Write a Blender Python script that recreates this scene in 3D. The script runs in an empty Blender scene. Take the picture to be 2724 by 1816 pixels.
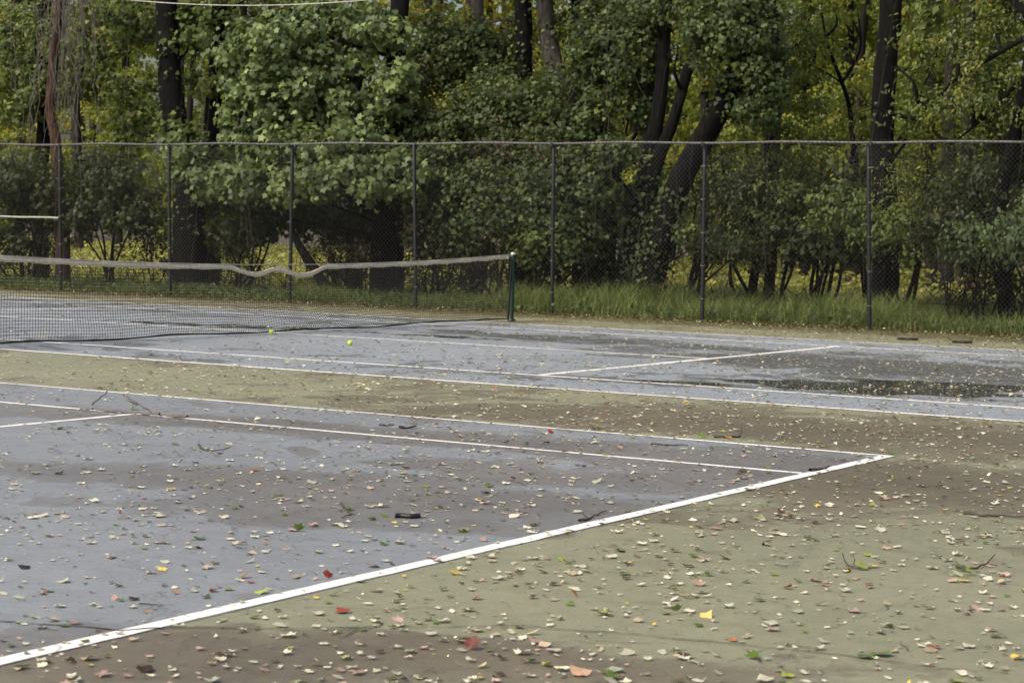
import bpy, math, random
import numpy as np
from mathutils import Matrix, Vector

# ------------------------------------------------------------------ camera, sky, sun, exposure
scene = bpy.context.scene
COL = scene.collection
cam_data = bpy.data.cameras.new('camera')
cam_data.sensor_width = 36.0
cam_data.lens = 72.13
cam_data.clip_end = 1500.0
cam_data.dof.use_dof = True
cam_data.dof.focus_distance = 15.0
cam_data.dof.aperture_fstop = 8.0
cam = bpy.data.objects.new('camera', cam_data)
COL.objects.link(cam)
CR = Vector((0.85973683, 0.51008393, 0.02582575))
CU = Vector((-0.04999938, 0.03373478, 0.99817936))
CF = Vector((-0.50828402, 0.85946283, -0.05450691))
CP = Vector((16.67325, -22.03162, 1.46649))
cam.matrix_world = Matrix(((CR.x, CU.x, -CF.x, CP.x), (CR.y, CU.y, -CF.y, CP.y), (CR.z, CU.z, -CF.z, CP.z), (0, 0, 0, 1)))
scene.camera = cam

SUN_DIR = Vector((-0.32, -0.66, 0.80)).normalized()      # towards the veiled sun: behind the camera, to its left
world = bpy.data.worlds.new('World')
scene.world = world
world.use_nodes = True
wn = world.node_tree
sky = wn.nodes.new('ShaderNodeTexSky')
sky.sky_type = 'NISHITA'
sky.sun_disc = False
sky.sun_elevation = math.asin(SUN_DIR.z)
sky.sun_rotation = math.atan2(SUN_DIR.x, SUN_DIR.y)
sky.air_density = 1.0
sky.dust_density = 6.0
sky.ozone_density = 0.6
bg = wn.nodes['Background']
bg.inputs['Strength'].default_value = 0.12
wn.links.new(sky.outputs['Color'], bg.inputs['Color'])
sun_data = bpy.data.lights.new('sun', 'SUN')
sun_data.energy = 1.5
sun_data.angle = math.radians(38)
sun_data.color = (1.0, 0.94, 0.84)
sun = bpy.data.objects.new('sun', sun_data)
COL.objects.link(sun)
sun.rotation_euler = (-SUN_DIR).to_track_quat('-Z', 'Y').to_euler()
scene.view_settings.view_transform = 'Standard'
scene.view_settings.look = 'None'
scene.view_settings.gamma = 1.0
scene.view_settings.exposure = 0.72
scene.view_settings.use_white_balance = True
scene.view_settings.white_balance_temperature = 6750
scene.view_settings.white_balance_tint = 8
scene.render.engine = 'CYCLES'
scene.cycles.max_bounces = 5
scene.cycles.transmission_bounces = 2
scene.cycles.diffuse_bounces = 3
scene.cycles.glossy_bounces = 2
scene.cycles.use_denoising = True

# ------------------------------------------------------------------ helpers
rng = np.random.default_rng(11)
random.seed(5)

def setp(o, label=None, cat=None, group=None, kind=None):
    if label: o['label'] = label
    if cat: o['category'] = cat
    if group: o['group'] = group
    if kind: o['kind'] = kind
    return o

def link(name, data, parent=None):
    o = bpy.data.objects.new(name, data)
    COL.objects.link(o)
    if parent: o.parent = parent
    return o

def empty(name, loc):
    o = link(name, None)
    o.location = loc
    o.empty_display_size = 0.2
    return o

def mesh_data(name, V, F, mat=None, smooth=False, tint=None, attrs=None):
    """V (n,3); F (m,3) or (m,4) array, or a list of such arrays"""
    V = np.asarray(V, dtype=np.float32)
    Fs = F if isinstance(F, list) else [F]
    Fs = [np.asarray(f, dtype=np.int32) for f in Fs if len(f)]
    me = bpy.data.meshes.new(name)
    me.vertices.add(len(V)); me.vertices.foreach_set('co', V.ravel())
    nl = sum(f.size for f in Fs); nf = sum(len(f) for f in Fs)
    me.loops.add(nl); me.loops.foreach_set('vertex_index', np.concatenate([f.ravel() for f in Fs]))
    tot = np.concatenate([np.full(len(f), f.shape[1], dtype=np.int32) for f in Fs])
    me.polygons.add(nf)
    me.polygons.foreach_set('loop_start', np.concatenate([[0], np.cumsum(tot)[:-1]]).astype(np.int32))
    me.polygons.foreach_set('loop_total', tot)
    if smooth: me.polygons.foreach_set('use_smooth', np.ones(nf, dtype=bool))
    if tint is not None:
        a = me.attributes.new('tint', 'FLOAT_COLOR', 'POINT')
        c = np.ones((len(V), 4), dtype=np.float32); c[:, :3] = tint
        a.data.foreach_set('color', c.ravel())
    for k, v in (attrs or {}).items():
        a = me.attributes.new(k, 'FLOAT', 'POINT'); a.data.foreach_set('value', np.asarray(v, dtype=np.float32))
    me.update(calc_edges=True)
    if mat: me.materials.append(mat)
    return me

def build(name, V, F, mat, parent=None, smooth=False, tint=None, attrs=None):
    return link(name, mesh_data(name, V, F, mat, smooth, tint, attrs), parent)

class Geo:
    """collects pieces of ONE part"""
    def __init__(self): self.V = []; self.F = {3: [], 4: []}; self.T = []; self.n = 0
    def add(self, V, F, tint=None):
        V = np.asarray(V, dtype=float); F = np.asarray(F)
        self.V.append(V); self.F[F.shape[1]].append(F + self.n); self.n += len(V)
        if tint is not None: self.T.append(np.broadcast_to(np.asarray(tint), (len(V), 3)))
    def build(self, name, mat, parent=None, smooth=False, origin=(0, 0, 0)):
        V = np.concatenate(self.V) - np.asarray(origin)
        F = [np.concatenate(self.F[k]) for k in (3, 4) if self.F[k]]
        return build(name, V, F, mat, parent, smooth, np.concatenate(self.T) if self.T else None)

def vnoise(x, y, scale, seed):
    """2-D value noise in -1..1"""
    g = np.random.default_rng(seed).uniform(-1, 1, (64, 64))
    u = np.asarray(x) * scale + 7.3; v = np.asarray(y) * scale + 3.1
    i = np.floor(u).astype(int); j = np.floor(v).astype(int); a = u - i; b = v - j
    a = a * a * (3 - 2 * a); b = b * b * (3 - 2 * b)
    G = lambda p, q: g[p % 64, q % 64]
    return (G(i, j) * (1 - a) + G(i + 1, j) * a) * (1 - b) + (G(i, j + 1) * (1 - a) + G(i + 1, j + 1) * a) * b

def fbm(x, y, scale, seed, oct=4):
    r = 0; amp = 1; s = 0
    for o in range(oct):
        r = r + amp * vnoise(x, y, scale * 2 ** o, seed + o); s += amp; amp *= .5
    return r / s

def catmull(path, radii, step):
    P = np.asarray(path, float); Rr = np.asarray(radii, float)
    P = np.vstack([2 * P[0] - P[1], P, 2 * P[-1] - P[-2]]); Rr = np.r_[Rr[0], Rr, Rr[-1]]
    out, ro = [], []
    for i in range(1, len(P) - 2):
        n = max(2, int(np.linalg.norm(P[i + 1] - P[i]) / step))
        for t in np.linspace(0, 1, n, endpoint=False):
            a, b, c, d = P[i - 1], P[i], P[i + 1], P[i + 2]
            out.append(.5 * ((2 * b) + (-a + c) * t + (2 * a - 5 * b + 4 * c - d) * t * t + (-a + 3 * b - 3 * c + d) * t ** 3))
            ro.append(Rr[i] + (Rr[i + 1] - Rr[i]) * t)
    out.append(P[-2]); ro.append(Rr[-2])
    return np.array(out), np.array(ro)

def tube(P, Rr, sides=8, ridge=0.0, seed=0, cap=True):
    """tapered tube along the points P, uneven when ridge > 0"""
    P = np.asarray(P, float); n = len(P)
    T = np.gradient(P, axis=0); T /= np.linalg.norm(T, axis=1)[:, None] + 1e-9
    ref = np.array([0.31, 0.95, 0.05]) if abs(T[0, 2]) > .6 else np.array([0, 0, 1.])
    X = np.cross(T, ref); X /= np.linalg.norm(X, axis=1)[:, None] + 1e-9
    Y = np.cross(T, X)
    ang = np.linspace(0, 2 * np.pi, sides, endpoint=False)
    rr = np.repeat(np.asarray(Rr)[:, None], sides, 1)
    if ridge:
        g = np.random.default_rng(seed)
        A = np.repeat(ang[None], n, 0); Z = np.repeat(np.arange(n)[:, None], sides, 1)
        rr = rr * (1 + ridge * (.5 * np.sin(3 * A + .21 * Z + g.uniform(0, 6)) + .5 * np.sin(7 * A + .5 * np.sin(.4 * Z) + g.uniform(0, 6)) + g.uniform(-.6, .6, (n, sides))))
    V = P[:, None] + rr[..., None] * (np.cos(ang)[None, :, None] * X[:, None] + np.sin(ang)[None, :, None] * Y[:, None])
    V = V.reshape(-1, 3)
    i = np.arange(n - 1)[:, None] * sides; j = np.arange(sides)[None]; k = (j + 1) % sides
    F = np.stack([i + j, i + k, i + sides + k, i + sides + j], -1).reshape(-1, 4)
    return V, F

def strands(L, r, sides=3, ref=(0.3, 0.2, 1)):
    """many thin strings at once: L (count, points, 3)"""
    L = np.asarray(L, float); c, n, _ = L.shape
    T = np.gradient(L, axis=1); T /= np.linalg.norm(T, axis=2)[..., None] + 1e-9
    X = np.cross(T, np.asarray(ref, float)); X /= np.linalg.norm(X, axis=2)[..., None] + 1e-9
    Y = np.cross(T, X); ang = np.linspace(0, 2 * np.pi, sides, endpoint=False)
    rr = np.broadcast_to(np.asarray(r, float), (c, n))
    V = L[:, :, None] + rr[..., None, None] * (np.cos(ang)[:, None] * X[:, :, None] + np.sin(ang)[:, None] * Y[:, :, None])
    b = (np.arange(c)[:, None, None] * n + np.arange(n - 1)[None, :, None]) * sides
    j = np.arange(sides)[None, None]; k = (j + 1) % sides
    F = np.stack([b + j, b + k, b + sides + k, b + sides + j], -1).reshape(-1, 4)
    return V.reshape(-1, 3), F

def box(c, s):
    c = np.asarray(c, float); h = np.asarray(s, float) / 2
    V = np.array([[x, y, z] for x in (-1, 1) for y in (-1, 1) for z in (-1, 1)]) * h + c
    F = np.array([[0, 1, 3, 2], [4, 6, 7, 5], [0, 4, 5, 1], [2, 3, 7, 6], [0, 2, 6, 4], [1, 5, 7, 3]])
    return V, F

# ---- materials
def nt(name):
    m = bpy.data.materials.new(name); m.use_nodes = True
    t = m.node_tree; b = t.nodes['Principled BSDF']
    return m, t, b
def N(t, typ, **kw):
    n = t.nodes.new(typ)
    for k, v in kw.items():
        if k.startswith('i_'):
            n.inputs[k[2:].replace('_', ' ')].default_value = v
        else: setattr(n, k, v)
    return n
def ramp(t, fac, stops):
    r = t.nodes.new('ShaderNodeValToRGB'); e = r.color_ramp.elements
    while len(e) < len(stops): e.new(0.5)
    for k, (p, c) in enumerate(stops):
        e[k].position = p; e[k].color = (*c, 1) if len(c) == 3 else c
    t.links.new(fac, r.inputs['Fac']); return r
def mix(t, fac, a, b):
    m = t.nodes.new('ShaderNodeMix'); m.data_type = 'RGBA'
    for sock, v in ((m.inputs[0], fac), (m.inputs[6], a), (m.inputs[7], b)):
        if isinstance(v, (int, float)): sock.default_value = v
        elif isinstance(v, tuple): sock.default_value = (*v, 1)
        else: t.links.new(v, sock)
    return m.outputs[2]
def math_(t, op, a, b=None, clamp=False):
    m = t.nodes.new('ShaderNodeMath'); m.operation = op; m.use_clamp = clamp
    for k, v in enumerate((a, b)):
        if v is None: continue
        if isinstance(v, (int, float)): m.inputs[k].default_value = v
        else: t.links.new(v, m.inputs[k])
    return m.outputs[0]

def leaf_material(name, translucency=0.35, rough=0.45, spec=0.3, objcol=False, gain=1.0):
    m, t, b = nt(name)
    if objcol:
        src = N(t, 'ShaderNodeObjectInfo').outputs['Color']
    else:
        src = N(t, 'ShaderNodeAttribute', attribute_name='tint').outputs['Color']
    geo = N(t, 'ShaderNodeTexCoord')
    nz = N(t, 'ShaderNodeTexNoise', i_Scale=40.0, i_Detail=2.0)
    t.links.new(geo.outputs['Object'], nz.inputs['Vector'])
    hs = N(t, 'ShaderNodeHueSaturation')
    t.links.new(src, hs.inputs['Color'])
    mr = N(t, 'ShaderNodeMapRange'); mr.inputs[3].default_value = .75 * gain; mr.inputs[4].default_value = 1.2 * gain
    t.links.new(nz.outputs['Fac'], mr.inputs[0]); t.links.new(mr.outputs[0], hs.inputs['Value'])
    t.links.new(hs.outputs['Color'], b.inputs['Base Color'])
    b.inputs['Roughness'].default_value = rough
    b.inputs['Specular IOR Level'].default_value = spec
    tr = N(t, 'ShaderNodeBsdfTranslucent')
    t.links.new(mix(t, .35, hs.outputs['Color'], (0.35, 0.42, 0.03)), tr.inputs['Color'])
    ms = N(t, 'ShaderNodeMixShader', i_Fac=translucency)
    out = t.nodes['Material Output']
    t.links.new(b.outputs[0], ms.inputs[1]); t.links.new(tr.outputs[0], ms.inputs[2]); t.links.new(ms.outputs[0], out.inputs['Surface'])
    return m

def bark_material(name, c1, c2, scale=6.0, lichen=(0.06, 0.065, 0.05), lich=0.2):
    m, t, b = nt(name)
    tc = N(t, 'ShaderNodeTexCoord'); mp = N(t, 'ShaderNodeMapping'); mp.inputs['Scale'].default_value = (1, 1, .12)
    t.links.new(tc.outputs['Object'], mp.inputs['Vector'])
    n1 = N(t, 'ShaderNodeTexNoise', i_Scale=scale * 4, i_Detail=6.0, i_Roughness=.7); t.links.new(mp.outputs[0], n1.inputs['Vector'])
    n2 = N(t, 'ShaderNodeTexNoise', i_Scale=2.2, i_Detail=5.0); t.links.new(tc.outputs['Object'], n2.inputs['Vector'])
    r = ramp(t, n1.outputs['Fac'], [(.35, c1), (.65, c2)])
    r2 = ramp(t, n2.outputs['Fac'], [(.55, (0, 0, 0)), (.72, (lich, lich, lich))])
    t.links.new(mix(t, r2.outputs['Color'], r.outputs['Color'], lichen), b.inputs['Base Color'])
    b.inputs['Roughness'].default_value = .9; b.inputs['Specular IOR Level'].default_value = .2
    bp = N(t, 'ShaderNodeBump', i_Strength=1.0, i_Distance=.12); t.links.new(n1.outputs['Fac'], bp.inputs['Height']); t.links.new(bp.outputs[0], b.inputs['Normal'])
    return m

def plain(name, col, rough=.6, metal=0.0, spec=.5, noise=None, nscale=12.0, bump=0.0):
    m, t, b = nt(name)
    b.inputs['Roughness'].default_value = rough; b.inputs['Metallic'].default_value = metal; b.inputs['Specular IOR Level'].default_value = spec
    tc = N(t, 'ShaderNodeTexCoord'); n = N(t, 'ShaderNodeTexNoise', i_Scale=nscale, i_Detail=5.0, i_Roughness=.65)
    t.links.new(tc.outputs['Object'], n.inputs['Vector'])
    r = ramp(t, n.outputs['Fac'], [(.35, noise or tuple(c * .75 for c in col)), (.62, col)])
    t.links.new(r.outputs['Color'], b.inputs['Base Color'])
    if bump:
        bp = N(t, 'ShaderNodeBump', i_Strength=bump, i_Distance=.01); t.links.new(n.outputs['Fac'], bp.inputs['Height']); t.links.new(bp.outputs[0], b.inputs['Normal'])
    return m

def court_material(name, dry, damp, moss=None, dark=(0.030, 0.029, 0.029), speck=.75, crisp=1.0, rough=.52, wetter=.14):
    """acrylic court paint: dry colour, damp stains, standing water, moss; stains come from vertex attributes broken up by noise"""
    m, t, b = nt(name)
    tc = N(t, 'ShaderNodeTexCoord')
    def noise(sc, det=4.0, ro=.6, dist=0.0):
        n = N(t, 'ShaderNodeTexNoise', i_Scale=sc, i_Detail=det, i_Roughness=ro, i_Distortion=dist); t.links.new(tc.outputs['Object'], n.inputs['Vector']); return n.outputs['Fac']
    A = lambda k: N(t, 'ShaderNodeAttribute', attribute_name=k).outputs['Fac']
    d = math_(t, 'ADD', A('damp'), math_(t, 'MULTIPLY', math_(t, 'SUBTRACT', noise(1.2, 8.0, .66, .8), .5), 1.75))
    dm = ramp(t, d, [(.47 - .07 / crisp, (0, 0, 0)), (.47 + .02 / crisp, (.62,) * 3), (.80, (1, 1, 1))]).outputs['Color']
    # damp rings under leaves
    vo = N(t, 'ShaderNodeTexVoronoi', i_Scale=1.7); t.links.new(tc.outputs['Object'], vo.inputs['Vector'])
    ring = ramp(t, vo.outputs['Distance'], [(.10, (.55,) * 3), (.17, (0, 0, 0))]).outputs['Color']
    dm2 = math_(t, 'MAXIMUM', dm, ring)
    v1 = ramp(t, noise(.35, 5.0), [(.3, tuple(c * .85 for c in dry)), (.7, tuple(c * 1.12 for c in dry))]).outputs['Color']
    v2 = ramp(t, noise(.6, 5.0), [(.3, tuple(c * .8 for c in damp)), (.7, tuple(c * 1.15 for c in damp))]).outputs['Color']
    col = mix(t, dm2, v1, v2)
    if moss:
        mo = math_(t, 'ADD', A('moss'), math_(t, 'MULTIPLY', math_(t, 'SUBTRACT', noise(2.3, 6.0), .5), .8))
        mc = ramp(t, noise(9.0, 6.0, .75), [(.35, (0.045, 0.042, 0.018)), (.55, moss), (.7, (0.17, 0.14, 0.08))]).outputs['Color']
        col = mix(t, ramp(t, mo, [(.45, (0, 0, 0)), (.7, (1, 1, 1))]).outputs['Color'], col, mc)
    mt = ramp(t, noise(5.5, 6.0, .7, .6), [(.25, (.80, .78, .78)), (.5, (1, 1, 1)), (.78, (1.14, 1.14, 1.13))]).outputs['Color']
    mm = t.nodes.new('ShaderNodeMix'); mm.data_type = 'RGBA'; mm.blend_type = 'MULTIPLY'; mm.inputs[0].default_value = 1.0
    t.links.new(col, mm.inputs[6]); t.links.new(mt, mm.inputs[7]); col = mm.outputs[2]
    # fine aggregate specks and grit
    g = noise(130.0, 3.0, .8)
    col = mix(t, ramp(t, g, [(.30, (speck,) * 3), (.46, (0, 0, 0))]).outputs['Color'], col, dark)
    g2 = noise(22.0, 4.0, .75)
    col = mix(t, ramp(t, g2, [(.28, (.35,) * 3), (.44, (0, 0, 0))]).outputs['Color'], col, dark)
    g3 = noise(48.0, 3.0, .7)
    col = mix(t, ramp(t, g3, [(.62, (0, 0, 0)), (.74, (.35,) * 3)]).outputs['Color'], col, (.42, .42, .40))
    # hairline cracks
    vd = N(t, 'ShaderNodeVectorMath', operation='ADD'); nv = N(t, 'ShaderNodeTexNoise', i_Scale=1.3, i_Detail=5.0, i_Roughness=.65)
    t.links.new(tc.outputs['Object'], nv.inputs['Vector']); t.links.new(tc.outputs['Object'], vd.inputs[0]); t.links.new(nv.outputs['Color'], vd.inputs[1])
    vc = N(t, 'ShaderNodeTexVoronoi', feature='DISTANCE_TO_EDGE', i_Scale=.42); t.links.new(vd.outputs[0], vc.inputs['Vector'])
    hc = ramp(t, vc.outputs['Distance'], [(0.0, (.55,) * 3), (.0035, (0, 0, 0))]).outputs['Color']
    col = mix(t, hc, col, (.03, .03, .03))
    w = math_(t, 'ADD', A('wet'), math_(t, 'MULTIPLY', math_(t, 'SUBTRACT', noise(2.4, 6.0, .65), .5), 1.5))
    wm = ramp(t, w, [(.42, (0, 0, 0)), (.58, (1, 1, 1))]).outputs['Color']
    hs = N(t, 'ShaderNodeHueSaturation', i_Value=.32); t.links.new(col, hs.inputs['Color'])
    t.links.new(mix(t, wm, col, hs.outputs['Color']), b.inputs['Base Color'])
    ro = math_(t, 'SUBTRACT', rough, math_(t, 'MULTIPLY', dm, wetter))
    ro = mix(t, wm, ro, (.10, .10, .10))
    t.links.new(ro, b.inputs['Roughness'])
    b.inputs['Specular IOR Level'].default_value = .5
    bp = N(t, 'ShaderNodeBump', i_Distance=.004); t.links.new(math_(t, 'SUBTRACT', .55, math_(t, 'MULTIPLY', wm, .5)), bp.inputs['Strength'])
    t.links.new(math_(t, 'ADD', g, math_(t, 'MULTIPLY', g2, .7)), bp.inputs['Height']); t.links.new(bp.outputs[0], b.inputs['Normal'])
    return m

M_court = court_material('blue court paint', (0.204, 0.223, 0.243), (0.160, 0.153, 0.150), crisp=2.6)
M_court_far = court_material('blue court paint with sky sheen', (0.262, 0.292, 0.328), (0.120, 0.125, 0.134), crisp=1.6, rough=.44, wetter=.18)  # same paint; grazing sky sheen is painted into the lighter dry colour
M_apron = court_material('green court paint', (0.220, 0.221, 0.145), (0.142, 0.121, 0.083), moss=(0.13, 0.13, 0.06), crisp=1.3)
def line_material():
    m, t, b = nt('white line paint')
    tc = N(t, 'ShaderNodeTexCoord')
    n = N(t, 'ShaderNodeTexNoise', i_Scale=9.0, i_Detail=7.0, i_Roughness=.75); t.links.new(tc.outputs['Object'], n.inputs['Vector'])
    n2 = N(t, 'ShaderNodeTexNoise', i_Scale=.5, i_Detail=3.0); t.links.new(tc.outputs['Object'], n2.inputs['Vector'])
    base = ramp(t, n2.outputs['Fac'], [(.35, (.70, .68, .66)), (.65, (.84, .83, .82))]).outputs['Color']
    wear = ramp(t, n.outputs['Fac'], [(.30, (.8,) * 3), (.40, (0, 0, 0))]).outputs['Color']
    n3 = N(t, 'ShaderNodeTexNoise', i_Scale=.9, i_Detail=2.0, i_Roughness=.5); t.links.new(tc.outputs['Object'], n3.inputs['Vector'])
    d3 = math_(t, 'ABSOLUTE', math_(t, 'SUBTRACT', n3.outputs['Fac'], .5))
    gap = ramp(t, d3, [(.0015, (.75,) * 3), (.0035, (0, 0, 0))]).outputs['Color']
    wear = math_(t, 'MAXIMUM', wear, gap)
    t.links.new(mix(t, wear, base, (.16, .155, .15)), b.inputs['Base Color']); b.inputs['Roughness'].default_value = .6
    return m
M_line = line_material()
M_crack = plain('dark crack', (0.018, 0.016, 0.015), .9)
M_floor = plain('forest floor', (0.075, 0.055, 0.030), .95, noise=(0.03, 0.028, 0.012), nscale=3.0, bump=.6)
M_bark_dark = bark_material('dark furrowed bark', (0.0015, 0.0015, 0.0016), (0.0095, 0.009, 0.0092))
M_bark_mid = bark_material('grey brown bark', (0.014, 0.012, 0.011), (0.05, 0.043, 0.038))
M_bark_red = bark_material('reddish dead bark', (0.022, 0.014, 0.011), (0.15, 0.085, 0.062), 5.0, lich=.1)
M_bark_pale = bark_material('pale grey bark', (0.09, 0.085, 0.08), (0.20, 0.19, 0.185), 3.0)
M_bark_grey = bark_material('light grey bark', (0.025, 0.022, 0.02), (0.10, 0.09, 0.085), 5.0, lich=.5)
M_vine = plain('grey dry vine', (0.15, 0.135, 0.125), .9, noise=(0.07, 0.06, 0.055))
M_twig = plain('dark wet twig', (0.075, 0.062, 0.052), .8, noise=(0.03, 0.024, 0.02), nscale=60)
M_leaf = leaf_material('green leaf', .30, .5, .24)
M_leaf_syc = leaf_material('broad lobed leaf', .32, .48, .3)
M_leaf_syc_o = leaf_material('broad lobed leaf single', .32, .48, .3, objcol=True)
M_leaf_back = leaf_material('back lit leaf', .50)
M_grass = leaf_material('grass blade', .30, .5, .2)
M_fallen = leaf_material('fallen leaf', .10, .55, .3)
M_fallen_o = leaf_material('fallen leaf single', .10, .55, .3, objcol=True)
M_vinyl = plain('black vinyl coated steel', (0.012, 0.0135, 0.020), .40, spec=.45, noise=(0.008, 0.009, 0.013), nscale=30)
M_vinyl_worn = plain('worn rail coating', (0.13, 0.13, 0.125), .55, noise=(0.03, 0.032, 0.038), nscale=26)
M_wire = plain('chain link wire', (0.028, 0.029, 0.033), .5)
M_midrail = plain('pale middle rail', (0.33, 0.36, 0.30), .55, noise=(0.20, 0.22, 0.18), nscale=30)
M_post_green = plain('dark green enamel', (0.006, 0.030, 0.024), .4, noise=(0.004, 0.02, 0.016), nscale=8)
M_galv = plain('galvanised metal', (0.45, 0.46, 0.45), .4, .4)
M_tape = plain('weathered net headband', (0.78, 0.68, 0.53), .85, noise=(0.56, 0.47, 0.35), nscale=18)
M_seam_tape = plain('headband seam', (0.30, 0.26, 0.20), .9)
M_cord = plain('black net cord', (0.020, 0.021, 0.019), .7)
M_cable = plain('pale steel cable', (0.42, 0.40, 0.38), .5)
M_felt = plain('yellow ball felt', (0.52, 0.66, 0.07), .95, noise=(0.42, 0.56, 0.05), nscale=160, bump=.5)
M_seam = plain('ball seam', (0.75, 0.76, 0.62), .7)
M_white = plain('white plastic', (0.78, 0.77, 0.74), .5)
M_overhead = plain('pale overhead cable', (0.52, 0.49, 0.48), .6)
M_strip = plain('black wet bark strip', (0.014, 0.012, 0.012), .5, noise=(0.006, 0.005, 0.005), nscale=30)
M_sign = plain('white board', (0.72, 0.72, 0.74), .6)

# ------------------------------------------------------------------ setting: ground, pavement, painted courts
gx = np.r_[-400, -60, 60, 400.]
V = np.array([[x, y, -.03] for x in gx for y in gx])
F = np.array([[i * 4 + j, i * 4 + 4 + j, i * 4 + 5 + j, i * 4 + 1 + j] for i in range(3) for j in range(3)])
setp(build('ground', V, F, M_floor), kind='structure')

def fence_y(x): return 8.986 + 0.0443 * x

def blobs(x, y, L):
    r = np.zeros_like(x)
    for (cx, cy), rx, ry, a, ang in L:
        c, s_ = math.cos(ang), math.sin(ang)
        u = ((x - cx) * c + (y - cy) * s_) / rx; v = (-(x - cx) * s_ + (y - cy) * c) / ry
        r = r + a * np.exp(-(u * u + v * v))
    return r
# damp areas (positive) and dry areas (negative), as they lie on the two courts
DAMP = [((10.182,-12.577), 1.7, 1.0, .50, .5), ((11.292,-12.550), 1.3, .5, .25, .5), ((6.560,-10.681), 2.2, .7, .45, .1), ((10.552,-9.792), 2.2, .5, .40, .1),
        ((9.800,-13.979), .9, .45, .38, .4), ((11.758,-16.913), .8, .5, .45, .5), ((7.950,-10.168), 2.0, .4, .35, .05), ((11.736,-10.013), .8, .5, .5, 0),
        ((12.043,-12.749), .7, .5, .35, 0), ((11.675,-13.639), .7, .4, .30, .4), ((10.547,-14.043), .7, .35, .35, .4),
        ((10.927,-12.158), 1.1, .35, -.5, .4), ((8.288,-10.874), 2.0, .4, -.55, .1), ((8.079,-12.179), 2.8, .5, -.5, .15), ((10.601,-15.060), 1.6, 1.2, -.50, .4), ((9.278,-11.021), 2.2, .6, .35, .1), ((9.796,-12.668), 1.6, .6, .45, .3), ((11.788,-11.120), 1.5, .6, .35, .1), ((9.154,-13.756), 1.2, .5, -.3, .3),
        ((11.522,-15.591), 1.2, .9, -.35, 0), ((10.957,-10.892), 1.0, .3, -.35, .1), ((11.425,-14.201), .8, .3, -.30, .4),
        ((12.473,-16.539), .7, .5, .55, .4), ((13.332,-15.965), 1.0, .3, .55, 0), ((14.179,-15.312), 1.0, .25, .35, 0), ((12.960,-10.324), 1.6, .9, .40, 0),
        ((8.886,-8.002), 3.0, .8, .40, .2), ((3.857,-6.069), 3.0, .5, .3, .1), ((12.044,-7.969), 2.5, .6, .30, 0), ((10.841,-6.983), 3.0, .8, .35, 0),
        ((12.614,-14.297), 1.4, .7, -.50, .3), ((12.281,-15.468), .7, .3, -.40, .4), ((13.749,-14.644), 1.2, .6, -.35, 0), ((12.721,-12.929), 1.0, .5, -.25, .2),
        ((1.953,-6.506), 3.0, .7, -.35, .1), ((13.751,-15.460), .6, .14, -.5, 0),
        ((2.375,-0.797), 3.2, 1.3, -.5, 0), ((5.644,-1.691), 2.5, .7, -.40, .2), ((-2.941,0.410), 4.0, 1.8, -.4, 0), ((8.755,-4.417), 2.0, .6, -.3, 0),
        ((2.769,2.343), 2.4, .8, .5, 0), ((9.013,0.365), 3.4, 2.2, .50, 0), ((7.679,-4.092), 2.5, .5, .45, .1)]
WET = [((9.722,-2.850), 1.5, .95, .95, .1), ((10.515,-1.610), 1.2, .35, .45, .1), ((9.621,-1.804), 1.4, .6, .20, .1), ((7.572,-3.880), .9, .22, .75, .1), ((2.086,1.300), 1.3, .45, .65, .1), ((9.026,-2.927), 1.2, .35, .55, .1),
       ((-0.879,1.172), 2.0, .7, .60, 0), ((-2.615,0.501), 2.0, .5, .55, 0), ((4.956,4.725), 1.6, .6, .35, 0), ((7.031,-6.731), .8, .2, .3, 0), ((11.502,-5.798), 1.0, .2, .25, 0),
       ((8.484,-0.295), 3.0, 1.0, .22, 0)]
def pave(name, x0, x1, y0, y1, z, step, mat, moss=False, y1f=None):
    nx = int((x1 - x0) / step) + 1; ny = int((y1 - y0) / step) + 1
    X, Y = np.meshgrid(np.linspace(x0, x1, nx), np.linspace(y0, y1, ny), indexing='ij')
    Z = np.full_like(X, z)
    if y1f is not None:                       # ragged far edge, running with the fence
        e = y1f(X) + .10 * vnoise(X, X * 0, 1.7, 4)
        t = (Y - y0) / (y1 - y0); k = np.clip((t - .75) / .25, 0, 1)
        Y = Y * (1 - k) + (y0 + (e - y0) * t) * k
    i = np.arange(nx - 1)[:, None] * ny; j = np.arange(ny - 1)[None]
    F = np.stack([i + j, i + ny + j, i + ny + j + 1, i + j + 1], -1).reshape(-1, 4)
    x, y = X.ravel(), Y.ravel()
    att = {'damp': .36 + .26 * fbm(x, y, .22, 21) + blobs(x, y, DAMP), 'wet': blobs(x, y, WET) + .12 * fbm(x, y, .3, 61) - .08}
    if moss:
        att['moss'] = np.clip((y - 6.2) / 2.6, 0, 1) ** .8 * .95 + .10 * fbm(x, y, .5, 31) + .34 * np.exp(-((y + 7.1) / 1.4) ** 2) * np.clip((4 - x) / 14, 0, 1) + .22 * np.exp(-((y + 6.0) / .5) ** 2 - ((x - 4.5) / 2.0) ** 2)
    o = build(name, np.stack([x, y, Z.ravel()], -1), F, mat, attrs=att)
    return setp(o, kind='structure')
GAP = 3.307
NY0, NY1 = -5.485 - GAP - 10.97, -5.485 - GAP            # near court
pave('pavement', -46, 26, -34, 9.4, 0.0, .30, M_apron, True, lambda X: fence_y(X) + .15)
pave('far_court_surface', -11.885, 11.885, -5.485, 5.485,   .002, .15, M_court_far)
pave('near_court_surface', -11.885, 11.885, NY0, NY1, .002, .15, M_court)

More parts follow.
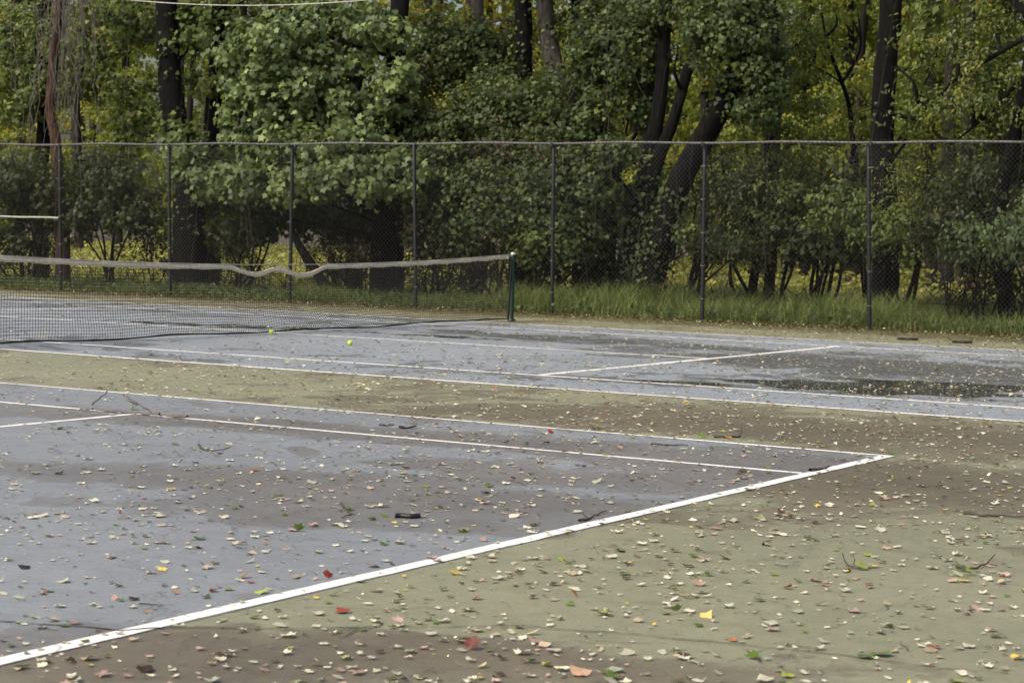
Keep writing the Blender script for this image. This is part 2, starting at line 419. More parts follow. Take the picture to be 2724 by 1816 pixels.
def court_line(name, a, b, w, label=None):
    a = np.array(a); b = np.array(b); L = np.linalg.norm(b - a); d = (b - a) / L; n = np.array([-d[1], d[0]])
    k = int(L / .12) + 2; t = np.linspace(0, L, k)
    jl = rng.normal(0, .0022, k); jr = rng.normal(0, .0022, k)
    P1 = a + t[:, None] * d + (w / 2 + jl)[:, None] * n; P2 = a + t[:, None] * d - (w / 2 + jr)[:, None] * n
    V = np.c_[np.r_[P1, P2], np.full(2 * k, .004)]
    i = np.arange(k - 1); F = np.stack([i + k, i + k + 1, i + 1, i], -1)
    setp(build(name, V, F, M_line), kind='structure')
def court_lines(yc, prefix, k=1.0):
    h = 11.885
    for s in (-1, 1):
        court_line(prefix + '_sideline', (-h + .1, yc + s * 5.46), (h - .1, yc + s * 5.46), .058 * k)
        court_line(prefix + '_singles_sideline', (-h + .1, yc + s * 4.09), (h - .1, yc + s * 4.09), .058 * k)
        court_line(prefix + '_baseline', (s * (h - .05), yc - 5.485), (s * (h - .05), yc + 5.485), .085)
        court_line(prefix + '_service_line', (s * 6.375, yc - 4.06), (s * 6.375, yc + 4.06), .06 * k)
    court_line(prefix + '_centre_line', (-6.34, yc), (6.34, yc), .055 * k)
court_lines(0, 'far_court', 1.5); court_lines((NY0 + NY1) / 2, 'near_court')

def crack(path, w):
    P = np.array(path, float); out = []
    for a, b in zip(P[:-1], P[1:]):
        k = max(2, int(np.linalg.norm(b - a) / .05))
        for t in np.linspace(0, 1, k, endpoint=False): out.append(a + (b - a) * t)
    P = np.array(out); P = P + np.c_[rng.normal(0, .006, len(P)), rng.normal(0, .006, len(P))]
    T = np.gradient(P, axis=0); T /= np.linalg.norm(T, axis=1)[:, None]; n = np.c_[-T[:, 1], T[:, 0]]
    ww = w * rng.uniform(.35, 1.2, len(P))[:, None] / 2
    V = np.c_[np.r_[P + n * ww, P - n * ww], np.full(2 * len(P), .0055)]
    k = len(P); i = np.arange(k - 1); F = np.stack([i + k, i + k + 1, i + 1, i], -1)
    setp(build('pavement_crack', V, F, M_crack), kind='structure')
crack([(11.365,-16.637), (11.531,-16.568), (11.650,-16.515), (11.799,-16.499), (11.863,-16.409), (11.940,-16.308), (12.121,-16.186), (12.298,-16.056), (12.524,-15.827)], .012)
crack([(12.524,-15.827), (12.684,-15.722), (12.870,-15.534), (13.060,-15.478), (13.244,-15.416), (13.470,-15.371), (13.662,-15.339), (13.851,-15.307), (14.082,-15.269), (14.401,-15.275), (14.682,-15.190)], .009)
crack([(12.461,-15.959), (12.488,-16.079), (12.496,-16.170)], .006)
crack([(11.471,-16.615), (11.407,-16.615), (11.191,-16.723)], .010)
crack([(12.046,-15.714), (12.254,-15.606), (12.401,-15.466), (12.540,-15.308)], .004)

# ------------------------------------------------------------------ chain-link fence
FX0, FX1 = -23.0, 13.2
fence = setp(empty('chain_link_fence', (-6.3, fence_y(-6.3), 0)), 'tall black chain link fence along the far edge of the courts', 'fence')
FO = np.array(fence.location)
POSTS = [-22.85, -20.1, -17.35, -14.55, -11.8, -9.1, -6.33, -3.6, -0.86, 1.96, 4.86, 7.75, 10.6, 13.1]
def fence_h(x): return 2.965 + 0.0055 * x
for x in POSTS:
    y = fence_y(x); h = fence_h(x); g = Geo(); lean = rng.normal(0, .012, 2)
    zz = np.r_[-.05, .02, .6, 1.3, 2.0, h - .03, h + .005]
    P = np.stack([x + lean[0] * zz - .028 * zz, y + lean[1] * zz, zz], -1)
    V, F = tube(P, [.034] * 6 + [.02], 12); g.add(V, F)
    V, F = tube([(x - .028 * (h - .03), y, h - .05), (x - .028 * h, y, h + .012)], [.042, .042], 12); g.add(V, F)
    g.build('post', M_vinyl, fence, True, FO)
xs = np.linspace(FX0, FX1, 80)
P = np.stack([xs, fence_y(xs), fence_h(xs) + .02 + .008 * np.sin(xs * 2.2) - .012 * np.abs(np.sin(np.pi * (xs - .2) / 2.78))], -1)
g = Geo(); V, F = tube(P, np.full(80, .021), 10); g.add(V, F)
g.build('top_rail', M_vinyl_worn, fence, True, FO)
g = Geo()
bx = np.arange(FX0, FX1, .0755)            # twisted wire ends standing along the rail
bz = fence_h(bx) + .02
L = np.stack([np.stack([bx - .012, fence_y(bx) - .022, bz - .03], -1), np.stack([bx, fence_y(bx) - .026, bz + .012], -1), np.stack([bx + .006, fence_y(bx) - .018, bz + .04], -1)], 1)
V, F = strands(L, .0042); g.add(V, F)
o = g.build('wire_end', M_vinyl_worn, fence, False, FO); o['kind'] = 'stuff'
g = Geo()
sp = .0755; z0 = .05; npt = 9
for sgn in (1, -1):
    st = np.arange(FX0 - 3.0, FX1 + 3.0, sp)
    t = np.linspace(0, 1, npt)
    zz = z0 + t[None] * (fence_h(st) - .01 - z0)[:, None]
    X = st[:, None] + sgn * (zz - z0) * .92 - (0 if sgn > 0 else 0)
    ok = (X.min(1) > FX0) & (X.max(1) < FX1)
    X, zz = X[ok], zz[ok]
    Yf = fence_y(X) - .036 + sgn * .0022 + .02 * vnoise(X, zz, .9, 8)
    L = np.stack([X, Yf, zz], -1)
    V, F = strands(L, .0019, 3, (0.1, 1, 0.1)); g.add(V, F)
o = g.build('wire_mesh', M_wire, fence, False, FO); o['kind'] = 'stuff'
xs = np.linspace(-14.55, -11.85, 20)
V, F = tube(np.stack([xs, fence_y(xs) - .03, 1.46 + .004 * np.sin(xs * 5)], -1), np.full(20, .021), 10)
g = Geo(); g.add(V, F); g.build('middle_rail', M_midrail, fence, True, FO)
for x in POSTS[3:12]:                       # tie wires
    g = Geo()
    for z in (.4, .95, 1.5, 2.05, 2.6):
        a = np.linspace(0, 2 * np.pi, 10)
        xx = x - .028 * z
        V, F = tube(np.stack([xx + .038 * np.cos(a), fence_y(x) + .038 * np.sin(a), z + .01 * np.sin(a)], -1), np.full(10, .003), 4); g.add(V, F)
    g.build('tie_wire', M_galv, fence, False, FO)['kind'] = 'stuff'

# ------------------------------------------------------------------ tennis net
net = setp(empty('tennis_net', (0, 0, 0)), 'sagging black tennis net with faded tan headband across the far blue court', 'tennis net')
def cable_z(y): return .915 + .155 * (np.asarray(y) / 6.1) ** 2
def tape_z(y):
    y = np.asarray(y, float); z = cable_z(y) - .004
    for a, b, d in ((-1.02, -.01, .092), (-.01, 1.07, .112)):
        u = np.clip((y - a) / (b - a), 0, 1); z = z - d * np.sin(np.pi * u) ** 1.15
    z = z - .025 * np.exp(-((y + .01) / .09) ** 2)
    return z
TW = .061
def net_x(y, v):
    """v = 0 at the ground, 1 under the headband: the loose net bellies towards the camera"""
    y = np.asarray(y); b = .16 * np.exp(-((y - 1.0) / 1.3) ** 2) + .05 * np.exp(-((y + 2.6) / 1.5) ** 2) + .05 * np.exp(-((y - 3.6) / 1.0) ** 2)
    return b * np.exp(-((v - .10) / .16) ** 2) + .018 * np.sin(y * 3.1 + v * 4) * (1 - v) + .01 * np.sin(9 * y) * np.exp(-v * 6)
def net_bottom(y):
    y = np.asarray(y); return .035 + .03 * np.exp(-((y - 4.6) / 1.0) ** 2) + .012 * np.sin(y * 2.3)
NE = 6.02
ys = np.arange(-NE, NE + .01, .045)
V1 = np.linspace(0, 1, 24)
YY, VV = np.meshgrid(ys, V1, indexing='ij')
top = tape_z(YY) - TW + .01; bot = net_bottom(YY)
wr = .035 * np.exp(-((YY - .9) / 1.1) ** 2) * np.sin(YY * 6 + 1) * np.exp(-((VV - .12) / .15) ** 2)
ZZ = bot + (top - bot) * VV + wr
XX = net_x(YY, VV)
YJ = YY + .006 * vnoise(YY * 3, VV * 6, 1.0, 77)
grid = np.stack([XX, YJ, ZZ], -1)
g = Geo()
V, F = strands(grid, .0029, 3, (1, .2, 0)); g.add(V, F)
V, F = strands(np.transpose(grid, (1, 0, 2)), .0029, 3, (1, 0, .2)); g.add(V, F)
o = g.build('netting', M_cord, net); o['kind'] = 'stuff'
def band(ylist, xf, zt, zb, thick, name, mat):
    y = np.asarray(ylist); n = len(y); rows = []
    x = xf(y)
    prof = [(-thick, zt - .004), (-thick * .4, zt), (thick * .4, zt), (thick, zt - .004), (thick, zb + .004), (thick * .3, zb), (-thick * .3, zb), (-thick, zb + .004)]
    for dx, z in prof: rows.append(np.stack([x + dx, y, z + 0 * y], -1))
    V = np.stack(rows, 1).reshape(-1, 3); k = len(prof)
    i = np.arange(n - 1)[:, None] * k; j = np.arange(k)[None]; j2 = (j + 1) % k
    F = np.stack([i + j, i + k + j, i + k + j2, i + j2], -1).reshape(-1, 4)
    return build(name, V, F, mat, net, True)
yb = np.linspace(-NE + .02, NE - .02, 300)
zt = tape_z(yb) + .002 * np.sin(yb * 40)
band(yb, lambda y: .004 * np.sin(y * 7), zt, zt - TW - .004 * np.sin(yb * 11), .008, 'headband', M_tape)
for off in (.008, TW - .012):                    # stitched seams of the headband
    V, F = tube(np.stack([.009 + .004 * np.sin(yb * 7), yb, zt - off], -1), np.full(300, .0022), 4); build('seam', V, F, M_seam_tape, net)
zb = net_bottom(yb)
band(yb, lambda y: net_x(y, 0), zb + .010 + .004 * np.sin(yb * 5), zb - .012, .005, 'bottom_band', M_cord)
yc = np.linspace(-6.12, 6.12, 120)
V, F = tube(np.stack([0 * yc, yc, cable_z(yc)], -1), np.full(120, .0058), 6); build('cable', V, F, M_cable, net, True)
for s in (-1, 1):
    post = Geo(); y = s * 6.13
    V, F = tube([(0, y, -.02), (0, y, .03), (0, y, .5), (0, y, 1.07)], [.034, .031, .031, .031], 16); post.add(V, F)
    V, F = tube([(0, y, 0), (0, y, .035), (0, y, .045)], [.06, .06, .04], 16); post.add(V, F)
    po = post.build('net_post', M_post_green, net, True)
    cap = Geo(); V, F = tube([(0, y, 1.062), (0, y, 1.092), (0, y, 1.10), (0, y, 1.101)], [.041, .041, .03, .001], 16); cap.add(V, F)
    V, F = box((0, y - s * .02, 1.055), (.02, .075, .035)); cap.add(V, F)
    cap.build('post_cap', M_galv, po)
    lace = Geo()                                # black side band laced to the post
    n = 14; zz = np.linspace(.03, 1.0, n)
    x = np.zeros(n); V = np.concatenate([np.stack([x + dx, np.full(n, y - s * (.045 + .075 * (1 - zz) ** 1.5) + dy), zz], -1) for dx, dy in ((-.004, -.022), (.004, -.022), (.004, .022), (-.004, .022))])
    i = np.arange(n - 1); F = np.concatenate([np.stack([i + a * n, i + 1 + a * n, i + 1 + b * n, i + b * n], -1) for a, b in ((0, 1), (1, 2), (2, 3), (3, 0))])
    lace.add(V, F); lace.build('side_band', M_cord, net)
    V, F = tube([(.012, s * 5.93, float(tape_z(5.93)) - .045), (.024, s * 5.93, float(tape_z(5.93)) - .045), (.026, s * 5.93, float(tape_z(5.93)) - .045)], [.014, .014, .001], 12)
    build('grommet', V, F, M_white, net, True)

# ------------------------------------------------------------------ tennis balls
def ball(x, y, ang, label):
    r = .0335; n, k = 20, 12
    th = np.linspace(0, np.pi, k + 1); ph = np.linspace(0, 2 * np.pi, n, endpoint=False)
    V = np.array([[r * math.sin(a) * math.cos(b), r * math.sin(a) * math.sin(b), r * math.cos(a)] for a in th for b in ph])
    F = np.array([[i * n + j, (i + 1) * n + j, (i + 1) * n + (j + 1) % n, i * n + (j + 1) % n] for i in range(k) for j in range(n)])
    o = setp(build('tennis_ball', V, F, M_felt, None, True), label, 'tennis ball', 'tennis balls on the far court')
    o.location = (x, y, r + .003); o.rotation_euler = (ang, .4, ang * 2)
    t = np.linspace(0, 2 * np.pi, 70); a, b = .62, .38
    S = np.stack([a * np.cos(t) + b * np.cos(3 * t), a * np.sin(t) - b * np.sin(3 * t), 2 * math.sqrt(a * b) * np.sin(2 * t)], -1); S *= (r + .0002) / np.linalg.norm(S, axis=1)[:, None]
    V, F = tube(S, np.full(70, .0014), 5); build('seam', V, F, M_seam, o, True)
ball(.20, -.41, .7, 'yellow tennis ball resting against the foot of the net')
ball(2.273, -1.555, 1.9, 'yellow tennis ball lying out in the open in front of the net')

# ------------------------------------------------------------------ leaf shapes
def fan(outline, curl=.25, fold=.15):
    o = np.array(outline, float); c = np.array([[0.0, .45]])
    P = np.vstack([c, o]); r2 = ((P - [0, .4]) ** 2).sum(1)
    z = -curl * r2 + fold * np.abs(P[:, 0])
    V = np.c_[P, z]; n = len(o)
    F = np.array([[0, 1 + i, 1 + (i + 1) % n] for i in range(n)])
    return V, F
def mirror(right): return right + [(-x, y) for x, y in reversed(right) if abs(x) > 1e-6]
LOBED = fan(mirror([(0, .08), (.16, .02), (.44, -.08), (.27, .26), (.66, .44), (.50, .54), (.60, .72), (.22, .60), (.20, .80), (0, 1.05)]), .30, .12)
SYC = fan(mirror([(0, .05), (.42, -.02), (.33, .25), (.60, .52), (.30, .56), (0, 1.0)]), .35, .18)
LOBED_B = fan(mirror([(0, .05), (.30, -.02), (.50, .22), (.38, .36), (.55, .66), (.25, .62), (0, .95)]), .45, .25)
IVY = fan(mirror([(0, .05), (.34, .0), (.50, .30), (.22, .62), (0, 1.0)]), .30, .15)
OVAL = fan(mirror([(0, 0), (.24, .30), (.20, .65), (0, 1.0)]), .25, .35)
BIT = (np.array([[0, 0, 0], [.32, .5, .12], [0, 1, 0], [-.32, .5, .12]]), np.array([[0, 1, 2], [0, 2, 3]]))
DIAM = (np.array([[0, 0, 0], [.36, .45, .08], [0, 1, -.08], [-.36, .45, .08]]), np.array([[0, 1, 2], [0, 2, 3]]))

def unit(a): return a / (np.linalg.norm(a, axis=-1, keepdims=True) + 1e-9)
def frames(nrm, tip):
    Z = unit(nrm); X = unit(np.cross(tip, Z)); Y = np.cross(Z, X); return X, Y, Z
def scatter(tm, pos, nrm, tip, size, zs=1.0):
    TV, TF = tm; X, Y, Z = frames(nrm, tip); n = len(pos)
    sz = np.broadcast_to(np.asarray(size, float), (n,))[:, None, None]; zs = np.broadcast_to(np.asarray(zs, float), (n,))[:, None, None]
    V = pos[:, None] + sz * (TV[None, :, 0:1] * X[:, None] + (TV[None, :, 1:2] - .45) * Y[:, None] + zs * TV[None, :, 2:3] * Z[:, None])
    F = TF[None] + (np.arange(n) * len(TV))[:, None, None]
    return V.reshape(-1, 3), F.reshape(-1, TF.shape[1])
def pick(pal, n, g):
    w = np.array([p[1] for p in pal], float); w /= w.sum()
    return np.array([p[0] for p in pal])[g.choice(len(pal), n, p=w)]

def leaf_cloud(ells, size, cov, pal, g, sub=.32, per=34, shell=.42):
    """leaf positions gathered in clumps through the volume of ellipsoids (x,y,z,rx,ry,rz)"""
    Ps, Ns, Ts, Ss, Cs = [], [], [], [], []
    for e in ells:
        c = np.array(e[:3]); R = np.array(e[3:6]); k = e[6] if len(e) > 6 else 1.0
        n = int(k * cov * math.pi * max(R[0], R[1]) * R[2] / (.5 * size * size))
        m = max(3, n // per); d = unit(g.normal(size=(m, 3)))
        cc = d * (g.uniform(0, 1, (m, 1)) ** shell) * R + c
        own = g.integers(0, m, n); cr = (sub * g.uniform(.55, 1.35, m))[own]
        od = unit(g.normal(size=(n, 3))); off = od * (g.uniform(0, 1, (n, 1)) ** .5) * cr[:, None] * np.array([1, 1, .7])
        p = cc[own] + off; p[:, 2] = np.maximum(p[:, 2], .05)
        out = unit((p - c) / R)
        nr = unit(.55 * od + .5 * out + np.array([.05, -.30, .48]) + .58 * g.normal(size=(n, 3)))
        tp = unit(out * .6 + np.array([0, 0, -.9]) + .6 * g.normal(size=(n, 3)))
        cl = pick(pal, m, g); ci = cl[own]
        mixp = g.uniform(0, 1, n) < .35; ci = np.where(mixp[:, None], pick(pal, n, g), ci)
        ci = ci * g.uniform(.72, 1.28, (n, 1)) * (g.uniform(.8, 1.2, m)[own])[:, None]
        Ps.append(p); Ns.append(nr); Ts.append(tp); Ss.append(size * g.uniform(.6, 1.3, n)); Cs.append(ci)
    return [np.concatenate(a) for a in (Ps, Ns, Ts, Ss, Cs)]

def crown(name, parent, origin, ells, size, cov, tm, pal, mat, seed, **kw):
    g = np.random.default_rng(seed)
    p, nr, tp, s, c = leaf_cloud(ells, size, cov, pal, g, **kw)
    V, F = scatter(tm, p, nr, tp, s, g.uniform(.5, 1.6, len(p)))
    o = build(name, V - np.asarray(origin), F, mat, parent, False, np.repeat(c, len(tm[0]), 0))
    o['kind'] = 'stuff'
    return o

G_IVY = [((.058, .086, .034), 5), ((.085, .115, .044), 4), ((.032, .050, .020), 5), ((.13, .15, .04), 1)]
G_SYC = [((.155, .21, .08), 5), ((.115, .16, .065), 5), ((.22, .28, .10), 1.5), ((.065, .095, .042), 5)]
G_DARK = [((.021, .031, .014), 5), ((.031, .043, .018), 4), ((.050, .064, .025), 2), ((.034, .032, .018), 1.2)]
G_MID = [((.078, .115, .034), 5), ((.105, .145, .042), 4), ((.15, .175, .045), 2), ((.05, .07, .024), 3)]
G_YEL = [((.21, .26, .05), 5), ((.30, .32, .055), 4), ((.13, .175, .038), 4), ((.42, .40, .07), 1.5), ((.46, .34, .05), .3)]
G_GOLD = [((.34, .30, .03), 4), ((.42, .32, .03), 2), ((.22, .24, .03), 3)]
G_PALE = [((.085, .125, .060), 5), ((.11, .15, .075), 3), ((.06, .09, .04), 3)]
G_OLIVE = [((.09, .118, .032), 5), ((.13, .155, .04), 4), ((.055, .076, .024), 4), ((.19, .19, .045), 1.2)]
G_BROWN = [((.09, .065, .045), 4), ((.06, .045, .032), 4), ((.05, .06, .025), 3)]

# ------------------------------------------------------------------ trees
def limbs_to(parent, origin, path, ells, mat, seed, name='limb', r=.028):
    g = np.random.default_rng(seed); P = np.asarray(path); geo = Geo(); k = 0
    for e in ells:
        c = np.array(e[:3]); R = np.array(e[3:6])
        for q in range(2):
            tgt = c + g.normal(size=3) * R * .45
            a = P[np.argmin(np.linalg.norm(P - (tgt - [0, 0, .8]), axis=1))]
            if np.linalg.norm(tgt - a) > 7: continue
            mid = (a + tgt) / 2 + g.normal(size=3) * .18
            Q, Rr = catmull([a, mid, tgt], [r * 1.4, r, .006], .22); V, F = tube(Q, Rr, 5); geo.add(V, F); k += 1
            for z in range(4):
                b = Q[g.integers(len(Q) // 2, len(Q))]; tw = b + g.normal(size=3) * np.minimum(R, .8) * .5
                V, F = tube([b, (b + tw) / 2 + g.normal(size=3) * .06, tw], [.009, .006, .003], 4); geo.add(V, F)
    if k: geo.build(name, mat, parent, True, origin)['kind'] = 'stuff'

def trunk_mesh(parent, origin, path, radii, mat, name='trunk', sides=14, ridge=.09, seed=0, step=.16):
    Q, Rr = catmull(path, radii, step)
    Q = Q + np.c_[.02 * np.sin(Q[:, 2] * 1.7 + seed), .02 * np.cos(Q[:, 2] * 1.3 + seed), 0 * Q[:, 2]]
    g = Geo(); V, F = tube(Q, Rr, sides, ridge, seed); g.add(V, F)
    g.build(name, mat, parent, True, origin); return Q, Rr

def ivy_on(parent, origin, Q, Rr, z0, z1, n, seed, spread=.10, pal=G_IVY, size=.085, name='ivy'):
    g = np.random.default_rng(seed); k = np.where((Q[:, 2] >= z0) & (Q[:, 2] <= z1))[0]
    i = g.choice(k, n); a = g.uniform(0, 2 * np.pi, n); d = np.stack([np.cos(a), np.sin(a), 0 * a], -1)
    rad = Rr[i] * 1.02 + spread * g.uniform(0, 1, n) ** 1.6
    p = Q[i] + d * rad[:, None] + np.c_[np.zeros((n, 2)), g.uniform(-.1, .1, n)]
    nr = unit(d + np.array([0, 0, .55]) + .4 * g.normal(size=(n, 3))); tp = unit(np.array([0, 0, -1]) + .5 * g.normal(size=(n, 3)))
    c = pick(pal, n, g) * g.uniform(.7, 1.3, (n, 1))
    V, F = scatter(IVY, p, nr, tp, size * g.uniform(.6, 1.3, n))
    o = build(name, V - np.asarray(origin), F, M_leaf, parent, False, np.repeat(c, len(IVY[0]), 0)); o['kind'] = 'stuff'

SEED = [100]
def tree(name, label, stems, bark, crowns=(), high=1.0, group=None, ivy=(), cat='tree'):
    """stems: (part name, path, radii); crowns: (ellipsoids, leaf size, cover, shape, palette, material)"""
    base = np.array(stems[0][1][0]); base[2] = 0
    t = setp(empty(name, base), label, cat, group)
    Qs = []
    for k, (pn, path, radii) in enumerate(stems):
        SEED[0] += 1
        path = [tuple(p) for p in path]
        if path[0][2] < .6 and k == 0: path[0] = (path[0][0], path[0][1], -.08)
        Qs.append(trunk_mesh(t, base, path, radii, bark, pn, 14 if max(radii) > .07 else 8, .09 if max(radii) > .07 else .05, SEED[0]))
    allQ = np.concatenate([q[0] for q in Qs])
    for ells, size, cov, tm, pal, mat in crowns:
        SEED[0] += 1
        crown('crown', t, base, ells, size, cov, tm, pal, mat, SEED[0])
        limbs_to(t, base, allQ, ells, bark, SEED[0])
    if high:
        tip = Qs[0][0][-1]; g = np.random.default_rng(SEED[0])
        ee = [(tip[0] + g.uniform(-1.5, 1.5), tip[1] + g.uniform(-.5, 2.0), tip[2] + g.uniform(-2.0, 1.5), 1.7, 1.7, 1.3) for _ in range(4)]
        crown('high_crown', t, base, ee, .22, 1.6 * high, DIAM, G_MID, M_leaf, SEED[0] + 500, sub=.6)
        limbs_to(t, base, allQ[allQ[:, 2] > 5], ee, bark, SEED[0], 'high_limb', .05)
    for si, z0, z1, n, spread in ivy:
        SEED[0] += 1
        ivy_on(t, base, Qs[si][0], Qs[si][1], z0, z1, n, SEED[0], spread)
    return t, base, Qs

# 1 vine-draped dead tree on the left
t, base, Qs = tree('dead_tree', 'reddish bare trunk draped in grey hanging vines beside the leftmost fence post', [
    ('trunk', [(-14.61,11.50,0.04),(-14.64,11.50,1.47),(-14.82,11.50,3.07),(-15.04,11.50,3.83),(-14.98,11.50,4.78),(-14.75,11.50,6.18),(-14.67,11.50,8.52),(-14.69,11.50,11.03)], [.17, .15, .12, .105, .10, .09, .08, .05])],
    M_bark_red, high=.5)
g = np.random.default_rng(3); L = []
for k in range(130):
    a = np.array([-12.6 + 0, 11.0, 0]); 
    q = Qs[0][0][g.integers(len(Qs[0][0]) * 5 // 10, len(Qs[0][0]))]
    p = q + np.array([g.normal(.35, .55), g.uniform(-.7, .1), g.uniform(-.2, .6)])
    ln = g.uniform(1.2, 4.6); n = 16; s_ = np.linspace(0, 1, n)
    wob = np.cumsum(g.normal(0, .055, (n, 2)), 0) + np.outer(s_ ** 2, g.normal(0, .35, 2))
    z = np.maximum(p[2] - ln * s_ ** 1.1, .3)
    L.append(np.c_[p[0] + wob[:, 0] + .1 * s_, p[1] + wob[:, 1], z])
V, F = strands(np.array(L), g.uniform(.003, .009, (130, 1)), 4)
o = build('hanging_vine', V - base, F, M_vine, t); o['kind'] = 'stuff'
# 1b
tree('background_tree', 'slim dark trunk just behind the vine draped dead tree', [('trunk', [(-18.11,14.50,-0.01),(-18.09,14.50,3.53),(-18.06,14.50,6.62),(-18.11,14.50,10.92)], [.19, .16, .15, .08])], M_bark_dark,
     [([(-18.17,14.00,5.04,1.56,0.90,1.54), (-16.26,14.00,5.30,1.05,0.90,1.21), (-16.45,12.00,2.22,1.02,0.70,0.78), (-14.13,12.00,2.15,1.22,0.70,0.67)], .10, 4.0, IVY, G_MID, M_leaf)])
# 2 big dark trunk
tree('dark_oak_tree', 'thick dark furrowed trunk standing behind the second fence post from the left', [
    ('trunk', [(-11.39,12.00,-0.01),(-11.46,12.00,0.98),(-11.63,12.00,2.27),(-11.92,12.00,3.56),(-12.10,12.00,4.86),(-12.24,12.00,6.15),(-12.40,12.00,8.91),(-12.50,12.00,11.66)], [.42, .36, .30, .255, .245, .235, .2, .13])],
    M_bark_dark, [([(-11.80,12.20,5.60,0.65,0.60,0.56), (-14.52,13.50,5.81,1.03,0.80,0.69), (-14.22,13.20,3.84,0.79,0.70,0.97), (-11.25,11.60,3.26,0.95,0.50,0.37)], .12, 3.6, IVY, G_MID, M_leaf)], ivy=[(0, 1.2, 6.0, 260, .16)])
# 3
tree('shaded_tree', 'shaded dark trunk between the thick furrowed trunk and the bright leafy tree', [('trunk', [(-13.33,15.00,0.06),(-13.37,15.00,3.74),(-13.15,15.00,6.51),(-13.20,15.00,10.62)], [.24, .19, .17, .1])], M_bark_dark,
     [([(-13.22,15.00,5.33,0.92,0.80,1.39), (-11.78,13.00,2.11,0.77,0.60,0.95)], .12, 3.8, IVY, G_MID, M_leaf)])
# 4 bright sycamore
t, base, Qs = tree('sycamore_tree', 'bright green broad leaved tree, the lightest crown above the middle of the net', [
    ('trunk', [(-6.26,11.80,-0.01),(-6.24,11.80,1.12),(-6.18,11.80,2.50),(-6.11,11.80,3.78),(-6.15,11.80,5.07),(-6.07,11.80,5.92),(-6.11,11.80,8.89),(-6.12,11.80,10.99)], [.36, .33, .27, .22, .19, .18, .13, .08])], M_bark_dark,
    [([(-8.37,10.90,4.95,1.21,0.90,0.95), (-7.29,11.20,4.18,1.30,0.80,1.12), (-8.41,10.70,3.73,1.11,0.80,0.78), (-7.26,11.40,5.40,1.10,0.80,0.69), (-8.97,10.60,3.30,0.71,0.50,0.43),
       (-7.25,10.60,3.04,1.68,0.70,0.51), (-9.76,10.50,2.33,1.02,0.60,0.48), (-7.93,10.40,2.26,1.39,0.60,0.51), (-6.26,10.40,2.36,1.27,0.60,0.50), (-5.09,10.60,2.46,0.77,0.50,0.58), (-10.53,10.60,2.77,0.52,0.40,0.35), (-6.43,11.20,3.32,0.79,0.60,0.77), (-5.70,11.00,4.06,0.59,0.50,0.67), (-6.08,11.20,5.35,0.59,0.40,0.51), (-9.31,11.00,4.46,0.51,0.50,0.79)],
      .122, 4.4, SYC, G_SYC, M_leaf_syc)])
# single leaves of the sycamore that stand out in front
g = np.random.default_rng(77)
p, nr, tp, s, c = leaf_cloud([(-8.15,10.60,4.92,1.20,0.50,0.94), (-7.00,10.80,3.98,1.29,0.50,1.11), (-8.28,10.40,3.63,1.10,0.40,0.77), (-7.03,10.30,2.94,1.67,0.40,0.51), (-9.59,10.30,2.33,0.91,0.30,0.44), (-7.78,10.20,2.25,1.29,0.30,0.47), (-6.12,10.20,2.36,1.16,0.30,0.46), (-5.05,10.40,2.45,0.67,0.30,0.49)], .135, .7, G_SYC, g, sub=.4, per=8)
sel = np.argsort(p[:, 1])[:290]
lm = [mesh_data('leaf', (SYC[0] - [0, .45, 0]) * [1, 1, z], SYC[1], M_leaf_syc_o) for z in (.6, 1.0, 1.5)]
for i, k in enumerate(sel):
    X, Y, Z = (a[0] for a in frames(nr[k:k + 1], tp[k:k + 1])); o = link('leaf', lm[i % 3], t); q = p[k] - base; z = s[k]
    o.matrix_local = Matrix(((X[0] * z, Y[0] * z, Z[0] * z, q[0]), (X[1] * z, Y[1] * z, Z[1] * z, q[1]), (X[2] * z, Y[2] * z, Z[2] * z, q[2]), (0, 0, 0, 1)))
    o.color = (*(c[k] * .95), 1)
tree('hidden_trunk_tree', 'dark trunk glimpsed through the gap in the bright green crown', [('trunk', [(-8.57,14.00,-0.03),(-8.63,14.00,3.48),(-8.65,14.00,5.23),(-8.83,14.00,9.46)], [.18, .15, .14, .08])], M_bark_dark,
     [([(-7.29,12.50,1.45,1.24,0.70,0.62), (-8.75,12.40,1.60,1.05,0.70,0.54)], .10, 4.0, IVY, G_DARK, M_leaf)])
# leaning log
b0 = (-6.92,10.90,0.17)
t = setp(empty('leaning_log', (b0[0], b0[1], 0)), 'dark dead log leaning to the left behind the drooping middle of the net', 'log')
trunk_mesh(t, (b0[0], b0[1], 0), [(b0[0], b0[1], -.05)] + [(-7.30,10.90,0.52),(-7.63,10.90,0.90),(-7.98,10.90,1.37)], [.12, .10, .09, .06], M_bark_dark, 'stem', 10, .1, 9)
# 5 ivy-smothered trees in the middle
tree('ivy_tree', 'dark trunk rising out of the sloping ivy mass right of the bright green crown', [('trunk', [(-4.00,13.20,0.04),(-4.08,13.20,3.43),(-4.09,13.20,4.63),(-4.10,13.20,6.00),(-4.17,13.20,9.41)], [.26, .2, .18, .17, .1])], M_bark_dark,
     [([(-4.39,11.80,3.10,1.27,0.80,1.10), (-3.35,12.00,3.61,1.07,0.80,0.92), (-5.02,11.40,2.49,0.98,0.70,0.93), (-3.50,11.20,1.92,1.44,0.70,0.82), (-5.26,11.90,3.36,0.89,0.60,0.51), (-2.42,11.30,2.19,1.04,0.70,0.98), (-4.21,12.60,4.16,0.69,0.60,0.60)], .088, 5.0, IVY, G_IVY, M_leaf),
      ([(-3.40,11.30,3.08,0.67,0.50,0.74), (-2.29,11.20,2.83,0.56,0.50,0.65)], .07, 1.2, OVAL, G_BROWN, M_leaf)], ivy=[(0, 4.2, 7.0, 350, .2)])
